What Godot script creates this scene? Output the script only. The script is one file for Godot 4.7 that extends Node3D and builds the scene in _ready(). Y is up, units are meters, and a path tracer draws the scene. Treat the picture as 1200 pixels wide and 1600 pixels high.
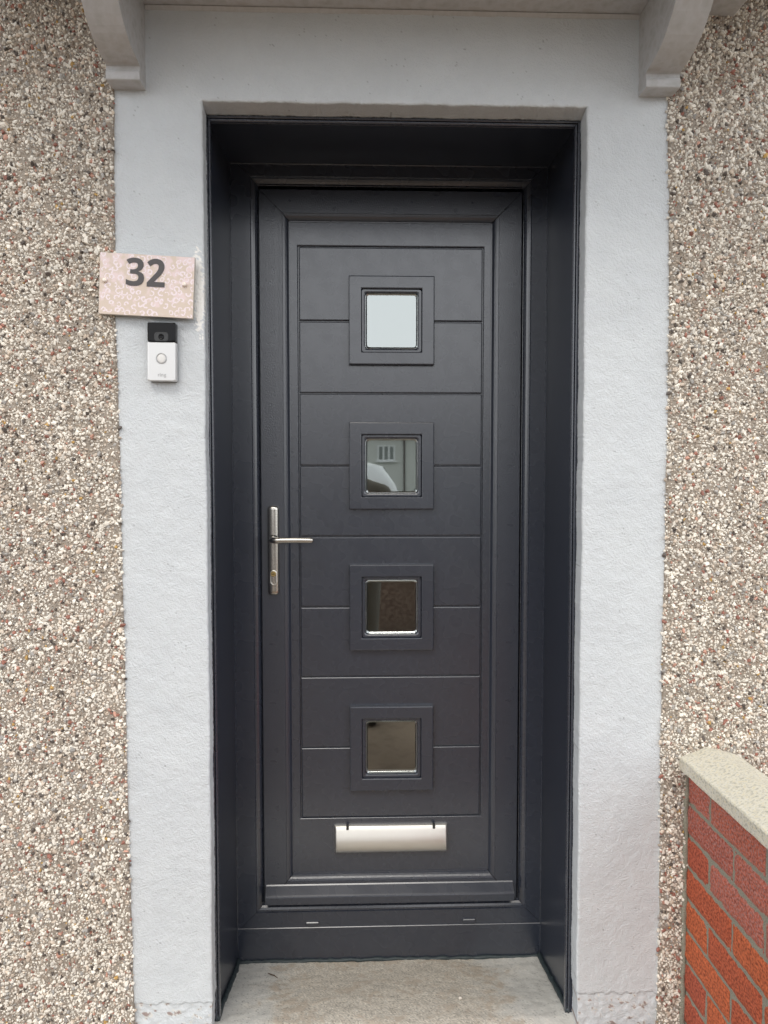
extends Node3D
# Grey panelled front door in a pebble-dashed house front, overcast daylight.
# x to the right along the wall, y up from the foot of the door sill, z out of the wall towards the street.

const CAM := Vector3(-0.0144, 1.3839, 1.6662)
var rng := RandomNumberGenerator.new()
var n_fine := FastNoiseLite.new()
var n_mid := FastNoiseLite.new()
var n_big := FastNoiseLite.new()
var n_dot := FastNoiseLite.new()
var used := {}

func _ready() -> void:
	rng.seed = 32
	for a in [[n_fine, 150.0, 3], [n_mid, 28.0, 2], [n_big, 5.0, 3], [n_dot, 420.0, 1]]:
		a[0].seed = 7 + int(a[1])
		a[0].noise_type = FastNoiseLite.TYPE_SIMPLEX_SMOOTH
		a[0].frequency = a[1]
		a[0].fractal_octaves = a[2]
	setup_view()
	make_materials()
	build_house_front()
	build_step_and_ground()
	build_door_frame()
	build_front_door()
	build_canopy()
	build_garden_wall()
	build_sign()
	build_doorbell()
	build_hall()
	build_street()
	build_person()

# ------------------------------------------------------------------ view, sky, sun
func setup_view() -> void:
	var c := Camera3D.new()
	c.name = "camera"
	c.fov = 69.25
	c.near = 0.02
	c.far = 400.0
	add_child(c)
	c.position = CAM
	var yaw := 0.0325
	var pitch := 0.0484
	var fwd := Vector3(sin(yaw) * cos(pitch), -sin(pitch), -cos(yaw) * cos(pitch))
	c.look_at(CAM + fwd, Vector3.UP)
	c.rotate_object_local(Vector3(0, 0, 1), -0.0004)
	c.current = true
	var e := Environment.new()
	e.background_mode = Environment.BG_SKY
	e.tonemap_mode = Environment.TONE_MAPPER_LINEAR
	e.tonemap_exposure = 2.1
	e.sdfgi_enabled = true
	e.ssao_enabled = true
	e.ssil_enabled = true
	var s := ProceduralSkyMaterial.new()
	s.sky_top_color = Color(0.965, 0.98, 1.0)
	s.sky_horizon_color = Color(0.985, 0.99, 1.0)
	s.sky_curve = 0.3
	s.ground_bottom_color = Color(0.4, 0.4, 0.4)
	s.ground_horizon_color = Color(0.6, 0.6, 0.6)
	s.sun_angle_max = 1.0
	e.sky = Sky.new()
	e.sky.sky_material = s
	var w := WorldEnvironment.new()
	w.name = "world_environment"
	w.environment = e
	add_child(w)
	var sun := DirectionalLight3D.new()
	sun.name = "sun"
	sun.light_energy = 0.25
	sun.light_color = Color(1.0, 0.98, 0.95)
	sun.light_angular_distance = 30.0
	sun.shadow_enabled = true
	add_child(sun)
	sun.look_at_from_position(Vector3(-1.0, 5.0, 4.0), Vector3.ZERO)

# ------------------------------------------------------------------ helpers
func lin(r: float, g: float, b: float) -> Color:
	return Color(r, g, b).linear_to_srgb()

func mat(called: String, c: Color, rough: float, metal := 0.0) -> StandardMaterial3D:
	var m := StandardMaterial3D.new()
	m.resource_name = called
	m.albedo_color = c
	m.roughness = rough
	m.metallic = metal
	return m

func noise_tex(freq: float, oct: int, size := 512, stretch := Vector2i(1, 1), sd := 1) -> ImageTexture:
	var n := FastNoiseLite.new()
	n.seed = sd
	n.noise_type = FastNoiseLite.TYPE_SIMPLEX_SMOOTH
	n.frequency = freq
	n.fractal_octaves = oct
	var im := n.get_seamless_image(size / stretch.x, size / stretch.y)
	im.resize(size, size, Image.INTERPOLATE_CUBIC)
	im.convert(Image.FORMAT_RGB8)
	return ImageTexture.create_from_image(im)

func ramp_tex(freq: float, oct: int, offs: Array, cols: Array, size := 512, sd := 1) -> NoiseTexture2D:
	var n := FastNoiseLite.new()
	n.seed = sd
	n.noise_type = FastNoiseLite.TYPE_SIMPLEX_SMOOTH
	n.frequency = freq
	n.fractal_octaves = oct
	var g := Gradient.new()
	g.offsets = PackedFloat32Array(offs)
	g.colors = PackedColorArray(cols)
	var t := NoiseTexture2D.new()
	t.width = size
	t.height = size
	t.seamless = true
	t.noise = n
	t.color_ramp = g
	return t

func tri_map(m: StandardMaterial3D, scale: float) -> void:
	m.uv1_triplanar = true
	m.uv1_world_triplanar = true
	m.uv1_scale = Vector3.ONE * scale

func bump(m: StandardMaterial3D, t: Texture2D, cm: float) -> void:
	m.heightmap_enabled = true
	m.heightmap_texture = t
	m.heightmap_scale = cm

func numbered(called: String) -> String:
	used[called] = used.get(called, 0) + 1
	return called if used[called] == 1 else "%s_%03d" % [called, used[called] - 1]

func thing(called: String, label: String, category: String, at := Vector3.ZERO, group := "") -> Node3D:
	var o := Node3D.new()
	o.name = numbered(called)
	add_child(o)
	o.position = at
	o.set_meta("label", label)
	o.set_meta("category", category)
	if group:
		o.set_meta("group", group)
	return o

func part(called: String, m: Mesh, material: Material, parent: Node) -> MeshInstance3D:
	var o := MeshInstance3D.new()
	o.name = called
	o.mesh = m
	o.material_override = material
	parent.add_child(o, true)
	return o

func structure(called: String, m: Mesh, material: Material) -> MeshInstance3D:
	var o := part(numbered(called), m, material, self)
	o.set_meta("kind", "structure")
	return o

func new_st(smooth := false) -> SurfaceTool:
	var st := SurfaceTool.new()
	st.begin(Mesh.PRIMITIVE_TRIANGLES)
	st.set_smooth_group(0 if smooth else -1)
	return st

func done(st: SurfaceTool) -> ArrayMesh:
	st.generate_normals()
	return st.commit()

func tri_n(st: SurfaceTool, a: Vector3, b: Vector3, c: Vector3, n: Vector3) -> void:
	# front faces run clockwise
	if (b - a).cross(c - a).dot(n) > 0.0:
		var t := b
		b = c
		c = t
	st.add_vertex(a)
	st.add_vertex(b)
	st.add_vertex(c)

func quad_n(st: SurfaceTool, a: Vector3, b: Vector3, c: Vector3, d: Vector3, n: Vector3) -> void:
	tri_n(st, a, b, c, n)
	tri_n(st, a, c, d, n)

func cbox(st: SurfaceTool, lo: Vector3, hi: Vector3, ch := 0.0015) -> void:
	# box with chamfered edges
	var mid := (lo + hi) * 0.5
	var v := func(s: Array, ax: int) -> Vector3:
		var p := Vector3()
		for k in 3:
			var e: float = hi[k] if s[k] > 0 else lo[k]
			p[k] = e if k == ax else e - s[k] * ch
		return p
	for ax in 3:
		var b := (ax + 1) % 3
		var c := (ax + 2) % 3
		for s in [-1, 1]:
			var q := []
			for uv in [[-1, -1], [1, -1], [1, 1], [-1, 1]]:
				var sg := [0, 0, 0]
				sg[ax] = s
				sg[b] = uv[0]
				sg[c] = uv[1]
				q.append(v.call(sg, ax))
			var n := Vector3()
			n[ax] = s
			quad_n(st, q[0], q[1], q[2], q[3], n)
			if ch > 0.0:
				for s2 in [-1, 1]:
					var s_a := [0, 0, 0]
					var s_b := [0, 0, 0]
					s_a[ax] = s
					s_a[b] = s2
					s_a[c] = -1
					s_b[ax] = s
					s_b[b] = s2
					s_b[c] = 1
					var nn := Vector3()
					nn[ax] = s
					nn[b] = s2
					quad_n(st, v.call(s_a, ax), v.call(s_b, ax), v.call(s_b, b), v.call(s_a, b), nn)
	if ch > 0.0:
		for i in 8:
			var sg := [1 if i & 1 else -1, 1 if i & 2 else -1, 1 if i & 4 else -1]
			tri_n(st, v.call(sg, 0), v.call(sg, 1), v.call(sg, 2), Vector3(sg[0], sg[1], sg[2]))

func box_mesh(lo: Vector3, hi: Vector3, ch := 0.0015) -> ArrayMesh:
	var st := new_st()
	cbox(st, lo, hi, ch)
	return done(st)

func inset_poly(p: PackedVector2Array, d: float) -> PackedVector2Array:
	# p runs counter-clockwise (seen with y up); moves every edge inwards by d
	var out := PackedVector2Array()
	var n := p.size()
	for i in n:
		var e0 := (p[i] - p[(i + n - 1) % n]).normalized()
		var e1 := (p[(i + 1) % n] - p[i]).normalized()
		var n0 := Vector2(-e0.y, e0.x)
		var n1 := Vector2(-e1.y, e1.x)
		out.append(p[i] + (n0 + n1) * d / (1.0 + n0.dot(n1)))
	return out

func plate(st: SurfaceTool, p: PackedVector2Array, zb: float, zf: float, ch: float) -> void:
	# a flat board in the xy plane with its front at zf and a chamfered front edge
	var q := inset_poly(p, ch)
	var idx := Geometry2D.triangulate_polygon(q)
	for i in range(0, idx.size(), 3):
		tri_n(st, Vector3(q[idx[i]].x, q[idx[i]].y, zf), Vector3(q[idx[i + 1]].x, q[idx[i + 1]].y, zf), Vector3(q[idx[i + 2]].x, q[idx[i + 2]].y, zf), Vector3.BACK)
	var rings := [p]
	var zs := [zb]
	for k in 5:
		var a := k / 4.0 * PI / 2
		rings.append(inset_poly(p, maxf(ch * (1.0 - cos(a)), 0.000001)))
		zs.append(zf - ch * (1.0 - sin(a)))
	for k in 5:
		for i in p.size():
			var j := (i + 1) % p.size()
			var e := (p[j] - p[i]).normalized()
			var n := Vector3(e.y, -e.x, 0.0 if k == 0 else 0.6)
			var a: PackedVector2Array = rings[k]
			var b: PackedVector2Array = rings[k + 1]
			quad_n(st, Vector3(a[i].x, a[i].y, zs[k]), Vector3(a[j].x, a[j].y, zs[k]), Vector3(b[j].x, b[j].y, zs[k + 1]), Vector3(b[i].x, b[i].y, zs[k + 1]), n)

func rect_poly(x0: float, y0: float, x1: float, y1: float) -> PackedVector2Array:
	return PackedVector2Array([Vector2(x0, y0), Vector2(x1, y0), Vector2(x1, y1), Vector2(x0, y1)])

func round_rect(cx: float, cy: float, hx: float, hy: float, r: float, seg := 5) -> PackedVector2Array:
	var out := PackedVector2Array()
	r = minf(r, minf(hx, hy) * 0.999)
	for k in 4:
		var c: Vector2 = [Vector2(hx - r, hy - r), Vector2(-hx + r, hy - r), Vector2(-hx + r, -hy + r), Vector2(hx - r, -hy + r)][k]
		for i in seg + 1:
			var a := (k + float(i) / seg) * PI / 2
			out.append(Vector2(cx, cy) + c + Vector2(cos(a), sin(a)) * r)
	return out

func loft(st: SurfaceTool, loops: Array, cap_a := false, cap_b := false, away := Vector3.INF) -> void:
	# joins closed loops of the same length, running counter-clockwise seen from the way the loops advance
	for k in loops.size() - 1:
		var a: PackedVector3Array = loops[k]
		var b: PackedVector3Array = loops[k + 1]
		var n := a.size()
		for i in n:
			var j := (i + 1) % n
			st.add_vertex(a[i])
			st.add_vertex(b[i])
			st.add_vertex(a[j])
			st.add_vertex(a[j])
			st.add_vertex(b[i])
			st.add_vertex(b[j])
	for e in [[cap_a, 0], [cap_b, loops.size() - 1]]:
		if e[0]:
			var l: PackedVector3Array = loops[e[1]]
			var m := Vector3()
			for p in l:
				m += p
			m /= l.size()
			for i in l.size():
				var j := (i + 1) % l.size()
				if e[1] == 0:
					st.add_vertex(m); st.add_vertex(l[i]); st.add_vertex(l[j])
				else:
					st.add_vertex(m); st.add_vertex(l[j]); st.add_vertex(l[i])

func at_z(p: PackedVector2Array, z: float) -> PackedVector3Array:
	var out := PackedVector3Array()
	for q in p:
		out.append(Vector3(q.x, q.y, z))
	return out

func tube(st: SurfaceTool, path: Array, radii: Array, seg := 14) -> void:
	var loops := []
	for i in path.size():
		var d: Vector3 = (path[min(i + 1, path.size() - 1)] - path[max(i - 1, 0)]).normalized()
		var u := d.cross(Vector3.UP if absf(d.y) < 0.9 else Vector3.RIGHT).normalized()
		var w := d.cross(u)
		var l := PackedVector3Array()
		for k in seg:
			var a := TAU * k / seg
			l.append(path[i] + (u * cos(a) + w * sin(a)) * radii[min(i, radii.size() - 1)])
		loops.append(l)
	loft(st, loops, true, true)

func prism_x(st: SurfaceTool, yz: Array, x0: float, x1: float, caps := true) -> void:
	# extrudes a closed profile of (z, y) points along x
	var p := PackedVector2Array(yz)
	if Geometry2D.is_polygon_clockwise(p):
		p.reverse()
	var mid := Vector2()
	for i in p.size():
		var a := p[i]
		var b := p[(i + 1) % p.size()]
		var e := (b - a).normalized()
		var n := Vector3(0, -e.x, e.y)
		if Geometry2D.is_polygon_clockwise(p):
			n = -n
		quad_n(st, Vector3(x0, a.y, a.x), Vector3(x1, a.y, a.x), Vector3(x1, b.y, b.x), Vector3(x0, b.y, b.x), n)
	if caps:
		var idx := Geometry2D.triangulate_polygon(p)
		for i in range(0, idx.size(), 3):
			for s in [[x0, -1.0], [x1, 1.0]]:
				tri_n(st, Vector3(s[0], p[idx[i]].y, p[idx[i]].x), Vector3(s[0], p[idx[i + 1]].y, p[idx[i + 1]].x), Vector3(s[0], p[idx[i + 2]].y, p[idx[i + 2]].x), Vector3(s[1], 0, 0))

func mitred(r: Rect2, prof: Array, side: int, gap := 0.0005) -> ArrayMesh:
	# one member of a mitred frame: side 0 bottom, 1 right, 2 top, 3 left; prof is a list of (inset, z)
	var st := new_st()
	var c := [r.position, Vector2(r.end.x, r.position.y), r.end, Vector2(r.position.x, r.end.y)]
	var a: Vector2 = c[side]
	var b: Vector2 = c[(side + 1) % 4]
	var e := (b - a).normalized()
	var inn := Vector2(-e.y, e.x)
	for i in prof.size() - 1:
		var p: Vector2 = prof[i]
		var q: Vector2 = prof[i + 1]
		var f := func(s: Vector2, end: bool) -> Vector3:
			var o: Vector2 = (b - e * (s.x + gap) if end else a + e * (s.x + gap)) + inn * s.x
			return Vector3(o.x, o.y, s.y)
		var d := (q - p).normalized()
		var n := Vector3(inn.x * -d.y, inn.y * -d.y, d.x)
		quad_n(st, f.call(p, false), f.call(p, true), f.call(q, true), f.call(q, false), n)
	return done(st)

func sheet(nu: int, nv: int, f: Callable, colour = null) -> ArrayMesh:
	# a grid of points f(u, v) -> Vector3 with smooth normals, facing u x v
	var vs := PackedVector3Array()
	var ns := PackedVector3Array()
	var cs := PackedColorArray()
	var ix := PackedInt32Array()
	vs.resize((nu + 1) * (nv + 1))
	ns.resize(vs.size())
	for j in nv + 1:
		for i in nu + 1:
			vs[j * (nu + 1) + i] = f.call(float(i) / nu, float(j) / nv)
	if colour != null:
		cs.resize(vs.size())
		for k in vs.size():
			cs[k] = colour.call(vs[k])
	for j in nv + 1:
		for i in nu + 1:
			var du := vs[j * (nu + 1) + mini(i + 1, nu)] - vs[j * (nu + 1) + maxi(i - 1, 0)]
			var dv := vs[mini(j + 1, nv) * (nu + 1) + i] - vs[maxi(j - 1, 0) * (nu + 1) + i]
			ns[j * (nu + 1) + i] = du.cross(dv).normalized()
	for j in nv:
		for i in nu:
			var k := j * (nu + 1) + i
			ix.append_array([k, k + nu + 1, k + 1, k + 1, k + nu + 1, k + nu + 2])
	var arr := []
	arr.resize(Mesh.ARRAY_MAX)
	arr[Mesh.ARRAY_VERTEX] = vs
	arr[Mesh.ARRAY_NORMAL] = ns
	if colour != null:
		arr[Mesh.ARRAY_COLOR] = cs
	arr[Mesh.ARRAY_INDEX] = ix
	var m := ArrayMesh.new()
	m.add_surface_from_arrays(Mesh.PRIMITIVE_TRIANGLES, arr)
	return m

func lerp_list(l: Array, y: float) -> float:
	for i in l.size() - 1:
		if y <= l[i + 1][0]:
			return lerpf(l[i][1], l[i + 1][1], clampf((y - l[i][0]) / (l[i + 1][0] - l[i][0]), 0, 1))
	return l[-1][1]

# ------------------------------------------------------------------ materials
var M := {}

func make_materials() -> void:
	# moulded skin of the panels: faint even grain; rails and stiles: a slightly drawn-out leathery grain
	M.door = mat("anthracite_panel", lin(0.029, 0.035, 0.052), 0.27)
	M.door.metallic_specular = 0.71
	tri_map(M.door, 7.0)
	bump(M.door, noise_tex(0.12, 3, 512, Vector2i(1, 2), 3), 0.012)
	M.door_rail = mat("anthracite_rail", lin(0.029, 0.035, 0.052), 0.29)
	M.door_rail.metallic_specular = 0.71
	tri_map(M.door_rail, 6.0)
	bump(M.door_rail, noise_tex(0.10, 4, 512, Vector2i(1, 2), 4), 0.05)
	M.smooth_grey = mat("anthracite_smooth", lin(0.029, 0.035, 0.052), 0.27)
	M.smooth_grey.metallic_specular = 0.71
	M.lining = mat("anthracite_lining", lin(0.029, 0.035, 0.052), 0.30)
	# dust and wiped patches: uneven sheen on the door
	var sheen := ramp_tex(0.004, 2, [0.1, 0.5, 0.9], [Color(0.86, 0.86, 0.86), Color(0.93, 0.93, 0.93), Color(1, 1, 1)], 512, 17)
	for k in ["door", "door_rail", "smooth_grey"]:
		M[k].roughness_texture = sheen
		M[k].roughness += 0.02
		M[k].clearcoat_enabled = true
		M[k].clearcoat = 0.5
		M[k].clearcoat_roughness = 0.24
	tri_map(M.smooth_grey, 6.0)
	M.gasket = mat("black_gasket", lin(0.012, 0.012, 0.013), 0.6)
	M.sealant = mat("sealant", lin(0.035, 0.05, 0.055), 0.45)
	bump(M.sealant, noise_tex(0.06, 2), 0.1)
	tri_map(M.sealant, 8.0)
	M.paint = mat("painted_render", Color.WHITE, 0.72)
	M.paint.vertex_color_use_as_albedo = true
	tri_map(M.paint, 9.0)
	bump(M.paint, noise_tex(0.045, 4, 512, Vector2i(1, 1), 21), 0.11)
	M.canopy = mat("painted_canopy", lin(0.52, 0.52, 0.53), 0.6)
	tri_map(M.canopy, 4.0)
	M.canopy.albedo_texture = ramp_tex(0.012, 4, [0.0, 0.5, 1.0], [Color(0.9, 0.9, 0.88), Color(1, 1, 1), Color(0.93, 0.92, 0.9)], 512, 8)
	bump(M.canopy, noise_tex(0.02, 4, 512, Vector2i(1, 1), 5), 0.06)
	M.mortar_wall = mat("dash_mortar", lin(0.40, 0.355, 0.305), 0.95)
	tri_map(M.mortar_wall, 6.0)
	M.mortar_wall.albedo_texture = ramp_tex(0.03, 5, [0.2, 0.5, 0.8], [Color(0.82, 0.80, 0.78), Color(1, 1, 1), Color(0.9, 0.86, 0.82)], 512, 9)
	bump(M.mortar_wall, noise_tex(0.08, 3), 0.15)
	M.chip = mat("dash_chip", Color.WHITE, 0.6)
	M.chip.vertex_color_use_as_albedo = true
	M.concrete = mat("step_concrete", Color.WHITE, 0.9)
	M.concrete.vertex_color_use_as_albedo = true
	tri_map(M.concrete, 10.0)
	bump(M.concrete, noise_tex(0.09, 4, 512, Vector2i(1, 1), 12), 0.07)
	M.path = mat("path_concrete", lin(0.235, 0.175, 0.125), 0.92)
	tri_map(M.path, 0.8)
	M.path.albedo_texture = ramp_tex(0.02, 6, [0.0, 0.5, 1.0], [Color(0.8, 0.79, 0.77), Color(1, 1, 1), Color(0.88, 0.87, 0.84)], 512, 31)
	M.steel = mat("brushed_steel", lin(0.60, 0.575, 0.53), 0.27, 1.0)
	tri_map(M.steel, 20.0)
	bump(M.steel, noise_tex(0.06, 3, 256, Vector2i(16, 1), 6), 0.006)
	M.satin = mat("satin_aluminium", lin(0.86, 0.84, 0.79), 0.45, 1.0)
	tri_map(M.satin, 20.0)
	bump(M.satin, noise_tex(0.06, 3, 256, Vector2i(1, 16), 6), 0.006)
	M.brass = mat("lock_brass", lin(0.62, 0.46, 0.2), 0.3, 1.0)
	M.black = mat("black_plastic", lin(0.012, 0.012, 0.013), 0.25)
	M.clip = mat("dark_clip", lin(0.03, 0.03, 0.03), 0.5)
	# coated double glazing: part mirrors, part lets through
	var clear := Image.create(4, 4, false, Image.FORMAT_RGBA8)
	clear.fill(Color(1, 1, 1, 0.37))
	M.glass = mat("coated_glass", lin(0.86, 0.92, 0.90), 0.015, 1.0)
	M.glass.transparency = BaseMaterial3D.TRANSPARENCY_ALPHA
	M.glass.albedo_texture = ImageTexture.create_from_image(clear)
	tri_map(M.glass, 3.0)
	bump(M.glass, noise_tex(0.004, 1, 256, Vector2i(1, 1), 15), 0.004)
	M.spacer = mat("glazing_spacer", lin(0.5, 0.52, 0.52), 0.4, 0.6)

# ------------------------------------------------------------------ house front
const OUT_L := [[-0.2, -0.535], [0.12, -0.5355], [0.43, -0.539], [0.8, -0.5416], [1.09, -0.5437], [1.45, -0.546], [1.73, -0.5508], [2.22, -0.5448], [3.0, -0.5448]]
const OUT_R := [[-0.2, 0.684], [0.11, 0.6836], [0.40, 0.683], [0.78, 0.679], [1.08, 0.680], [1.45, 0.682], [1.8, 0.6813], [2.22, 0.6692], [3.0, 0.669]]
const XL := -0.357
const XR := 0.491
const YT := 2.199

func edge_l(y: float) -> float:
	return lerp_list(OUT_L, y) + n_big.get_noise_2d(y, 3.1) * 0.002 + n_mid.get_noise_2d(y, 3.1) * 0.0005 + n_fine.get_noise_2d(y, 3.1) * 0.0008

func edge_r(y: float) -> float:
	return lerp_list(OUT_R, y) + n_big.get_noise_2d(y, 8.7) * 0.002 + n_mid.get_noise_2d(y, 8.7) * 0.0005 + n_fine.get_noise_2d(y, 8.7) * 0.0008

func render_relief(a: float, b: float) -> float:
	return n_fine.get_noise_2d(a + b * 0.35, b * 0.62 - a * 0.2) * 0.00078 + n_mid.get_noise_2d(a, b) * 0.0007 + n_big.get_noise_2d(a, b) * 0.0012

func paint_colour(p: Vector3) -> Color:
	var t := n_big.get_noise_3d(p.x * 1.4, p.y * 1.4, 4.0 + p.z) * 0.03 + n_mid.get_noise_3d(p.x, p.y, p.z + 9.0) * 0.012
	var c := Color(0.620 + t, 0.650 + t, 0.675 + t * 0.9)
	# bare white filler beside the number sign
	var d := Vector2((p.x + 0.3675 - (p.y - 1.79) * -0.03) / 0.0135, (p.y - 1.792) / 0.092)
	if d.length() + n_mid.get_noise_2d(p.x * 3.0, p.y * 3.0) * 0.55 + n_fine.get_noise_2d(p.x, p.y) * 0.35 < 0.92 and p.z > -0.02:
		c = Color(0.90, 0.89, 0.86)
	# flaked foot of the jambs
	if p.y < 0.172:
		var q := n_mid.get_noise_2d(p.x * 1.3 + 5.0, p.y * 1.3) + n_fine.get_noise_2d(p.x, p.y) * 0.25
		if q > 0.52:
			c = Color(0.34, 0.27, 0.25)
		elif q > 0.40:
			c = Color(0.66, 0.65, 0.62)
	# small specks of grit and chipped paint
	if n_dot.get_noise_3d(p.x * 0.4, p.y * 0.4, 2.0) > 0.72 and n_mid.get_noise_3d(p.x * 0.7, p.y * 0.7, 6.0) > 0.42:
		c = c * 0.6
	return c

func build_house_front() -> void:
	var h := thing("pebble_dashed_house", "cream and brown pebble-dashed house front with pale grey painted door surround", "house")
	# solid wall behind the dash
	var st := new_st()
	cbox(st, Vector3(-4.0, -0.3, -0.46), Vector3(-0.374, 5.5, -0.012), 0.0)
	part("wall", done(st), M.mortar_wall, h)
	st = new_st()
	cbox(st, Vector3(0.524, -0.3, -0.46), Vector3(4.5, 5.5, -0.012), 0.0)
	part("wall", done(st), M.mortar_wall, h)
	st = new_st()
	cbox(st, Vector3(-0.374, 2.26, -0.46), Vector3(0.524, 5.5, -0.012), 0.0)
	part("wall", done(st), M.mortar_wall, h)
	# mortar coat that carries the pebbles
	var dash := func(x: float, y: float) -> float:
		return 0.0035 + n_big.get_noise_2d(x * 1.3, y * 1.3) * 0.002 + n_mid.get_noise_2d(x * 1.6, y * 1.6) * 0.0011
	var left := func(u: float, v: float) -> Vector3:
		var y := lerpf(-0.2, 2.9, v)
		var xe := edge_l(y)
		if u > 0.995:
			return Vector3(xe, y, -0.011)
		var x := lerpf(-2.0, xe, u / 0.995)
		return Vector3(x, y, dash.call(x, y))
	part("mortar_coat", sheet(200, 420, left), M.mortar_wall, h)
	var right := func(u: float, v: float) -> Vector3:
		var y := lerpf(-0.2, 2.9, v)
		var xe := edge_r(y)
		if u < 0.005:
			return Vector3(xe, y, -0.011)
		var x := lerpf(xe, 2.3, (u - 0.005) / 0.995)
		return Vector3(x, y, dash.call(x, y))
	part("mortar_coat", sheet(200, 420, right), M.mortar_wall, h)
	pebbles(h, dash)
	# painted surround: two jambs and a lintel, each turning the arris into the reveal
	var rr := 0.005
	var jamb := func(s: int, u: float, v: float) -> Vector3:
		var y := lerpf(-0.15, YT, v)
		var xi := (XL if s < 0 else XR) - s * (0.0008 + n_big.get_noise_2d(y, 20.0 + s) * 0.0022 + n_mid.get_noise_2d(y, 20.0 + s) * 0.0005 + n_fine.get_noise_2d(y, s) * 0.0008)
		var xo := (edge_l(y) if s < 0 else edge_r(y)) + s * 0.012
		var p := Vector3()
		var nrm := Vector3.BACK
		var front := absf(xi - xo) - rr
		var total := front + rr * PI / 2 + 0.05
		var d := u * total
		if d < front:
			p = Vector3(xo - s * d, y, 0)
		elif d < front + rr * PI / 2:
			var a := (d - front) / rr
			nrm = Vector3(-s * sin(a), 0, cos(a))
			p = Vector3(xi + s * rr, y, -rr) + nrm * rr
		else:
			var b := d - front - rr * PI / 2
			nrm = Vector3(-s, 0, 0)
			p = Vector3(xi - s * -0.0025 * b / 0.05, y, -rr - b)
		var bottom := smoothstep(0.168, 0.172, y + n_mid.get_noise_2d(p.x, 1.0) * 0.006)
		var soft: float = 1.0 if nrm.z > 0.5 else 0.35
		return p + nrm * (render_relief(p.x + p.z, y) * soft - (1.0 - bottom) * (0.0035 - n_mid.get_noise_2d(p.x * 1.5, y * 1.5) * 0.0018))
	var sur := part("door_surround", sheet(90, 940, func(u, v): return jamb.call(-1, u, v), paint_colour), M.paint, h)
	part("surround_jamb", sheet(90, 940, func(u, v): return jamb.call(1, 1.0 - u, v), paint_colour), M.paint, sur)
	var lintel := func(u: float, v: float) -> Vector3:
		var x := lerpf(-0.57, 0.70, u)
		var yi := YT + n_mid.get_noise_2d(x, 31.0) * 0.0014 + n_fine.get_noise_2d(x, 2.0) * 0.0009
		var front := 2.42 - yi - rr
		var total := front + rr * PI / 2 + 0.05
		var d := (1.0 - v) * total
		var p := Vector3()
		var nrm := Vector3.BACK
		if x < XL or x > XR:
			var ys := maxf(2.42 - d, YT - 0.001)
			return Vector3(x, ys, 0) + Vector3.BACK * render_relief(x, ys)
		if d < front:
			p = Vector3(x, 2.42 - d, 0)
		elif d < front + rr * PI / 2:
			var a := (d - front) / rr
			nrm = Vector3(0, -sin(a), cos(a))
			p = Vector3(x, yi + rr, -rr) + nrm * rr
		else:
			var b := d - front - rr * PI / 2
			nrm = Vector3(0, -1, 0)
			p = Vector3(x, yi - 0.004 * b / 0.05, -rr - b)
		return p + nrm * render_relief(x, p.y + p.z)
	part("surround_lintel", sheet(480, 110, lintel, paint_colour), M.paint, sur)
	sur.set_meta("label", "pale blue grey painted render surround")

func chip_mesh(sd: int) -> ArrayMesh:
	var r := RandomNumberGenerator.new()
	r.seed = sd
	var t := (1.0 + sqrt(5.0)) / 2.0
	var v := [Vector3(-1, t, 0), Vector3(1, t, 0), Vector3(-1, -t, 0), Vector3(1, -t, 0), Vector3(0, -1, t), Vector3(0, 1, t), Vector3(0, -1, -t), Vector3(0, 1, -t), Vector3(t, 0, -1), Vector3(t, 0, 1), Vector3(-t, 0, -1), Vector3(-t, 0, 1)]
	var f := [0, 11, 5, 0, 5, 1, 0, 1, 7, 0, 7, 10, 0, 10, 11, 1, 5, 9, 5, 11, 4, 11, 10, 2, 10, 7, 6, 7, 1, 8, 3, 9, 4, 3, 4, 2, 3, 2, 6, 3, 6, 8, 3, 8, 9, 4, 9, 5, 2, 4, 11, 6, 2, 10, 8, 6, 7, 9, 8, 1]
	for i in 12:
		v[i] = v[i].normalized() * r.randf_range(0.55, 1.25)
	var st := new_st()
	for i in range(0, 60, 3):
		tri_n(st, v[f[i]], v[f[i + 1]], v[f[i + 2]], v[f[i]] + v[f[i + 1]] + v[f[i + 2]])
	return done(st)

func chip_colour() -> Color:
	var k := rng.randf()
	var b := rng.randf_range(0.74, 1.08)
	if k < 0.60:
		return Color(0.90, 0.845, 0.755) * b
	if k < 0.71:
		return Color(0.74, 0.63, 0.52) * b
	if k < 0.80:
		return Color(0.48, 0.405, 0.335) * b
	if k < 0.88:
		return Color(0.44, 0.42, 0.395) * b
	if k < 0.93:
		return Color(0.11, 0.09, 0.078) * b
	if k < 0.970:
		return Color(0.36, 0.155, 0.115) * b
	if k < 0.992:
		return Color(0.60, 0.33, 0.25) * b
	return Color(0.58, 0.36, 0.12) * b

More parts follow.
